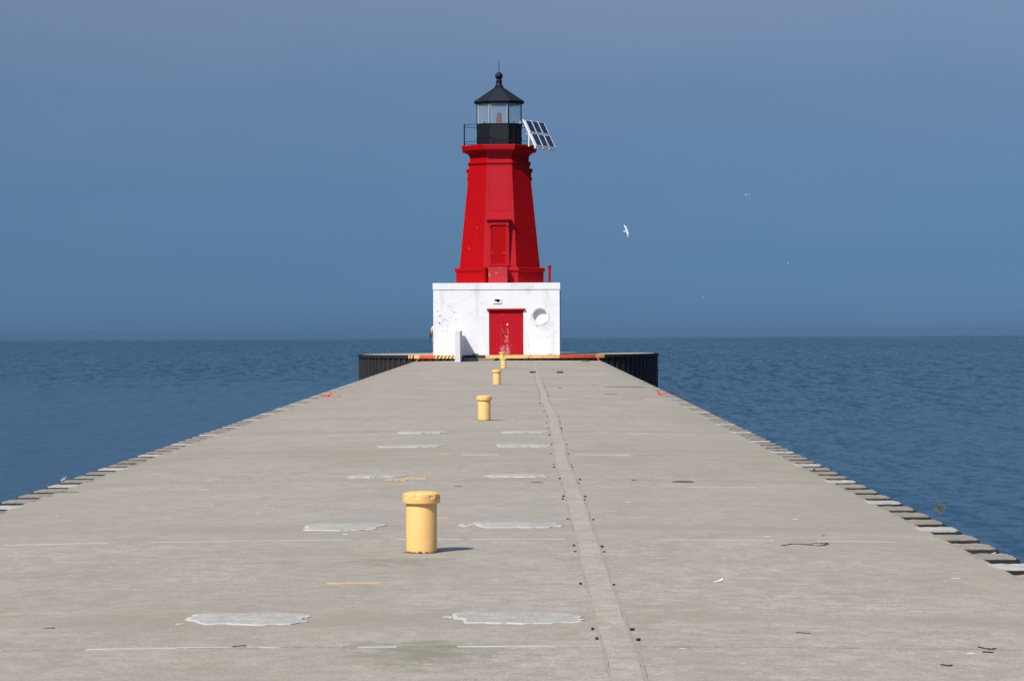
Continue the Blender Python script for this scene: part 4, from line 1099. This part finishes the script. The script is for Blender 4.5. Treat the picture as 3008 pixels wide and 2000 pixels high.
# ------------------------------------------------------------------ birds
M['gull'] = simple('white_plumage', (0.80, 0.80, 0.82), 0.8, 0.05, 10)
M['gull_grey'] = simple('grey_wing_plumage', (0.50, 0.51, 0.53), 0.8, 0.1, 10)
M['bird_brown'] = simple('brown_plumage', (0.17, 0.13, 0.12), 0.85, 0.3, 60)
M['bill'] = simple('bill_horn', (0.45, 0.25, 0.06), 0.5, 0.1, 30)
def gull_mesh():
    mb = MB()
    # body along +X (head forward), a lathe turned on its side
    prof = [(0.002, -0.185), (0.02, -0.16), (0.036, -0.10), (0.052, -0.02), (0.055, 0.05), (0.045, 0.10), (0.034, 0.13), (0.033, 0.155), (0.026, 0.185), (0.010, 0.20), (0.005, 0.225), (0.001, 0.235)]
    n = 14; vs = []; fs = []
    for r_, x in prof:
        for i in range(n): vs.append((x, r_ * math.cos(2 * PI * i / n), r_ * 0.9 * math.sin(2 * PI * i / n)))
    for k in range(len(prof) - 1):
        for i in range(n): fs.append((k * n + i, k * n + (i + 1) % n, (k + 1) * n + (i + 1) % n, (k + 1) * n + i))
    mb.add(vs, fs + [tuple(range(n))[::-1], tuple(range((len(prof) - 1) * n, len(prof) * n))])
    # wings: spar stations (span, leading x, trailing x, height)
    for s_ in (-1, 1):
        stn = [(0.02, 0.075, -0.075, 0.02), (0.14, 0.105, -0.055, 0.045), (0.26, 0.115, -0.045, 0.055), (0.38, 0.070, -0.055, 0.045), (0.48, 0.010, -0.065, 0.03), (0.56, -0.055, -0.085, 0.015)]
        vs = []; fs = []
        for y, xl, xt, z in stn:
            xl, xt = xl + 0.012, xt - 0.022 * (1 - y)
            th = 0.013 * (1 - y * 1.2) + 0.003
            vs += [(xl, s_ * y, z), ((xl + xt) / 2 + 0.02, s_ * y, z + th), (xt, s_ * y, z - 0.002), ((xl + xt) / 2 + 0.02, s_ * y, z - th * 0.6)]
        for k in range(len(stn) - 1):
            for i in range(4): fs.append((4 * k + i, 4 * k + (i + 1) % 4, 4 * k + 4 + (i + 1) % 4, 4 * k + 4 + i))
        fs += [(0, 1, 2, 3), (4 * len(stn) - 4, 4 * len(stn) - 3, 4 * len(stn) - 2, 4 * len(stn) - 1)]
        mb.add(vs, fs)
    # fanned tail
    mb.add([(-0.13, -0.02, 0.008), (-0.13, 0.02, 0.008), (-0.25, 0.075, 0.004), (-0.265, 0.0, 0.004), (-0.25, -0.075, 0.004), (-0.13, -0.02, -0.008), (-0.13, 0.02, -0.008), (-0.25, 0.075, -0.004), (-0.265, 0, -0.004), (-0.25, -0.075, -0.004)],
           [(0, 1, 2, 3, 4), (9, 8, 7, 6, 5), (0, 5, 6, 1), (1, 6, 7, 2), (2, 7, 8, 3), (3, 8, 9, 4), (4, 9, 5, 0)])
    me = mb.mesh('gull', M['gull'])
    o = put('gull_mould', me); md = o.modifiers.new('fuse', 'REMESH'); md.mode = 'VOXEL'; md.voxel_size = 0.0036; md.use_smooth_shade = True
    out = bake(o, 'gull'); bpy.data.objects.remove(o)
    if len(out.materials) == 0: out.materials.append(M['gull'])
    return out
GM = gull_mesh()
def gull(px, py, Y, span, ex, lab):
    o = put('gull', GM, None, at_y(px, py, Y)); s_ = span / 1.12; o.scale = (s_, s_, s_)
    o.matrix_world = Matrix.Translation(at_y(px, py, Y)) @ ex.to_4x4() @ Matrix.Scale(s_, 4)
    tag(o, lab, 'gull', 'gulls in flight')
from mathutils import Euler
def frame(head, wing):
    """rotation with the head along `head` and the left wing along `wing`"""
    x = Vector(head).normalized(); y = Vector(wing); y = (y - x * y.dot(x)).normalized(); z = x.cross(y)
    return Matrix((x, y, z)).transposed()
gull(1840, 678, 230, 1.06, frame((0.93, 0.10, 0.30), (-0.32, 0.0, 0.95)), 'banking white gull right of the tower, wings spread upright')
gull(2193, 573, 330, 1.12, frame((0.5, 1.0, 0.06), (-1.0, 0.5, 0.0)), 'distant gull with level wings, highest at the right')
gull(2315, 773, 900, 1.2, frame((1.0, 0.4, 0.0), (-0.4, 1.0, 0.3)), 'tiny gull low in the sky at the far right')
gull(914, 642, 1000, 1.2, frame((-1.0, 0.6, 0.0), (-0.5, -1.0, 0.5)), 'tiny white gull alone in the sky left of the tower')
gull(2066, 871, 1500, 1.2, frame((1.0, 0.6, 0.1), (-0.5, 1.0, 0.3)), 'tiniest gull just above the horizon right of the tower')
# small bird standing on a left edge block
def small_bird():
    mb = MB(); secs = [(-0.046, 0.004, 0.030, 0.004), (-0.034, 0.012, 0.034, 0.009), (-0.018, 0.018, 0.040, 0.016), (0.0, 0.020, 0.046, 0.021), (0.014, 0.017, 0.053, 0.019), (0.022, 0.012, 0.060, 0.014), (0.028, 0.0125, 0.066, 0.0125), (0.034, 0.011, 0.068, 0.011), (0.040, 0.006, 0.068, 0.006), (0.044, 0.0015, 0.067, 0.0015), (0.052, 0.0005, 0.066, 0.0005)]
    n = 12; vs = []; fs = []; mi = []
    for x, ry, zc_, rz_ in secs:
        for i in range(n): vs.append((x, ry * math.cos(2 * PI * i / n), zc_ + rz_ * math.sin(2 * PI * i / n)))
    for k in range(len(secs) - 1):
        for i in range(n):
            fs.append((k * n + i, k * n + (i + 1) % n, (k + 1) * n + (i + 1) % n, (k + 1) * n + i))
            up_ = math.sin(2 * PI * (i + 0.5) / n)
            mi.append(2 if k >= 8 else (1 if up_ > 0.35 else 0))
    mb.v = vs; mb.f = fs + [tuple(range(n))[::-1], tuple(range((len(secs) - 1) * n, len(secs) * n))]; mi += [1, 2]; mb.mi = mi
    for s_ in (-1, 1):
        mb.tube((0.0, s_ * 0.008, 0.03), (0.004, s_ * 0.009, 0.0), 0.0016, n=5, mi=2); mb.tube((0.004, s_ * 0.009, 0.001), (0.018, s_ * 0.010, 0.001), 0.0014, n=5, mi=2)
    return mb.mesh('small_bird', [M['gull'], M['bird_brown'], M['bill']], 50)
o = put('small_bird', small_bird(), None, deck(187, 1420.5, 0.004), (0, 0, R(50))); tag(o, 'small brown and white bird standing on the left pier edge', 'bird')

# ------------------------------------------------------------------ person half hidden behind the left rear corner of the base
M['skin'] = simple('skin', (0.42, 0.25, 0.19), 0.6, 0.08, 12)
M['shirt'] = simple('pale_yellow_shirt', (0.72, 0.70, 0.52), 0.85, 0.06, 12)
M['shorts'] = simple('light_blue_shorts', (0.16, 0.27, 0.42), 0.85, 0.12, 14)
M['shoe'] = simple('white_trainer', (0.70, 0.70, 0.72), 0.7, 0.06, 20)
M['bag'] = simple('dark_bag_cloth', (0.02, 0.021, 0.024), 0.8, 0.2, 14)
M['hair'] = simple('brown_hair', (0.05, 0.03, 0.02), 0.8, 0.2, 40)
def skin_obj(name, verts, edges, radii, mat, parent, root=0, sub=2):
    me = bpy.data.meshes.new(name); me.from_pydata(verts, edges, [])
    o = put(name, me)
    me.materials.append(mat)
    md = o.modifiers.new('skin', 'SKIN'); md.use_smooth_shade = True
    sv_ = me.skin_vertices[0].data
    for i, r_ in enumerate(radii): sv_[i].radius = (r_, r_) if not isinstance(r_, tuple) else r_; sv_[i].use_root = (i == root)
    ss = o.modifiers.new('smooth', 'SUBSURF'); ss.levels = sub; ss.render_levels = sub
    b = bake(o, name); bpy.data.objects.remove(o)
    if len(b.materials) == 0: b.materials.append(mat)
    return put(name, b, parent)
PX = at_y(1272.5, 1000, 147.6).x
per = empty('person', (PX + 0.14, 147.6, PZ + 0.004), R(100)); tag(per, 'person in pale shirt and blue shorts half hidden behind the white base', 'person')
# local frame: +X forward, +Y left; feet at z = 0
bv_ = [(0, 0, 0.95), (0, 0, 1.10), (0.01, 0, 1.28), (0.0, 0, 1.44), (0.0, 0, 1.53), (0.02, 0, 1.60), (0.025, 0, 1.69), (0.015, 0, 1.77)]
be = [(0, 1), (1, 2), (2, 3), (3, 4), (4, 5), (5, 6), (6, 7)]; brd = [0.155, 0.135, 0.15, 0.10, 0.055, 0.075, 0.098, 0.06]
def limb(pts, rads, frm):
    i0 = frm
    for p, r_ in zip(pts, rads):
        bv_.append(p); brd.append(r_); be.append((i0, len(bv_) - 1)); i0 = len(bv_) - 1
for s_ in (-1, 1):
    limb([(0, s_ * 0.10, 0.88), (0.015, s_ * 0.105, 0.50), (-0.01, s_ * 0.11, 0.28), (-0.02, s_ * 0.11, 0.09), (0.05, s_ * 0.115, 0.045), (0.15, s_ * 0.125, 0.03)], [0.092, 0.062, 0.058, 0.040, 0.042, 0.03], 0)
    limb([(0, s_ * 0.18, 1.44), (-0.02, s_ * 0.235, 1.17), (0.07, s_ * 0.235, 0.94), (0.085, s_ * 0.23, 0.86)], [0.062, 0.044, 0.032, 0.038], 3)
    for k in range(4): 
        limb([(0.075 + 0.018 * k, s_ * 0.222, 0.80), (0.078 + 0.018 * k, s_ * 0.210, 0.765 + 0.006 * abs(k - 1.5))], [0.010, 0.008], 8 + (0 if s_ < 0 else 18) + 9)
    limb([(0.115, s_ * 0.205, 0.84), (0.12, s_ * 0.195, 0.81)], [0.011, 0.009], 8 + (0 if s_ < 0 else 18) + 9) if False else None
body = skin_obj('body', bv_, be, brd, M['skin'], per)
tv = [(0, 0, 0.93), (0, 0, 1.10), (0.01, 0, 1.28), (0.0, 0, 1.44), (0, 0, 1.50), (0, -0.185, 1.44), (-0.012, -0.222, 1.25), (0, 0.185, 1.44), (-0.012, 0.222, 1.25)]
skin_obj('shirt', tv, [(0, 1), (1, 2), (2, 3), (3, 4), (3, 5), (5, 6), (3, 7), (7, 8)], [0.175, 0.155, 0.172, 0.12, 0.07, 0.078, 0.07, 0.078, 0.07], M['shirt'], per)
hv = [(0, 0, 0.99), (0, 0, 0.90), (0, -0.10, 0.84), (0.012, -0.107, 0.58), (0, 0.10, 0.84), (0.012, 0.107, 0.58)]
skin_obj('shorts', hv, [(0, 1), (1, 2), (2, 3), (1, 4), (4, 5)], [0.165, 0.165, 0.115, 0.105, 0.115, 0.105], M['shorts'], per)
for s_ in (-1, 1):
    skin_obj('shoe', [(-0.05, s_ * 0.11, 0.055), (0.05, s_ * 0.115, 0.05), (0.17, s_ * 0.125, 0.042)], [(0, 1), (1, 2)], [0.052, 0.056, 0.042], M['shoe'], per)
skin_obj('hair', [(-0.01, 0, 1.62), (-0.005, 0, 1.72), (0.015, 0, 1.80)], [(0, 1), (1, 2)], [0.085, 0.108, 0.075], M['hair'], per)
bag = empty('shoulder_bag', per.location); bag.rotation_euler = per.rotation_euler
tag(bag, 'dark bag hanging at the side of the person behind the base', 'bag')
MB().hexa([(-0.10, 0.275, 0.86), (0.12, 0.275, 0.84), (0.12, 0.345, 0.84), (-0.10, 0.345, 0.86), (-0.08, 0.265, 1.10), (0.10, 0.265, 1.10), (0.10, 0.315, 1.10), (-0.08, 0.315, 1.10)]).build('bag_body', M['bag'], bag)
MB().bar((0.0, 0.28, 1.09), (0.0, 0.235, 1.36), 0.035, 0.01, (1, 0, 0)).build('strap', M['bag'], bag)
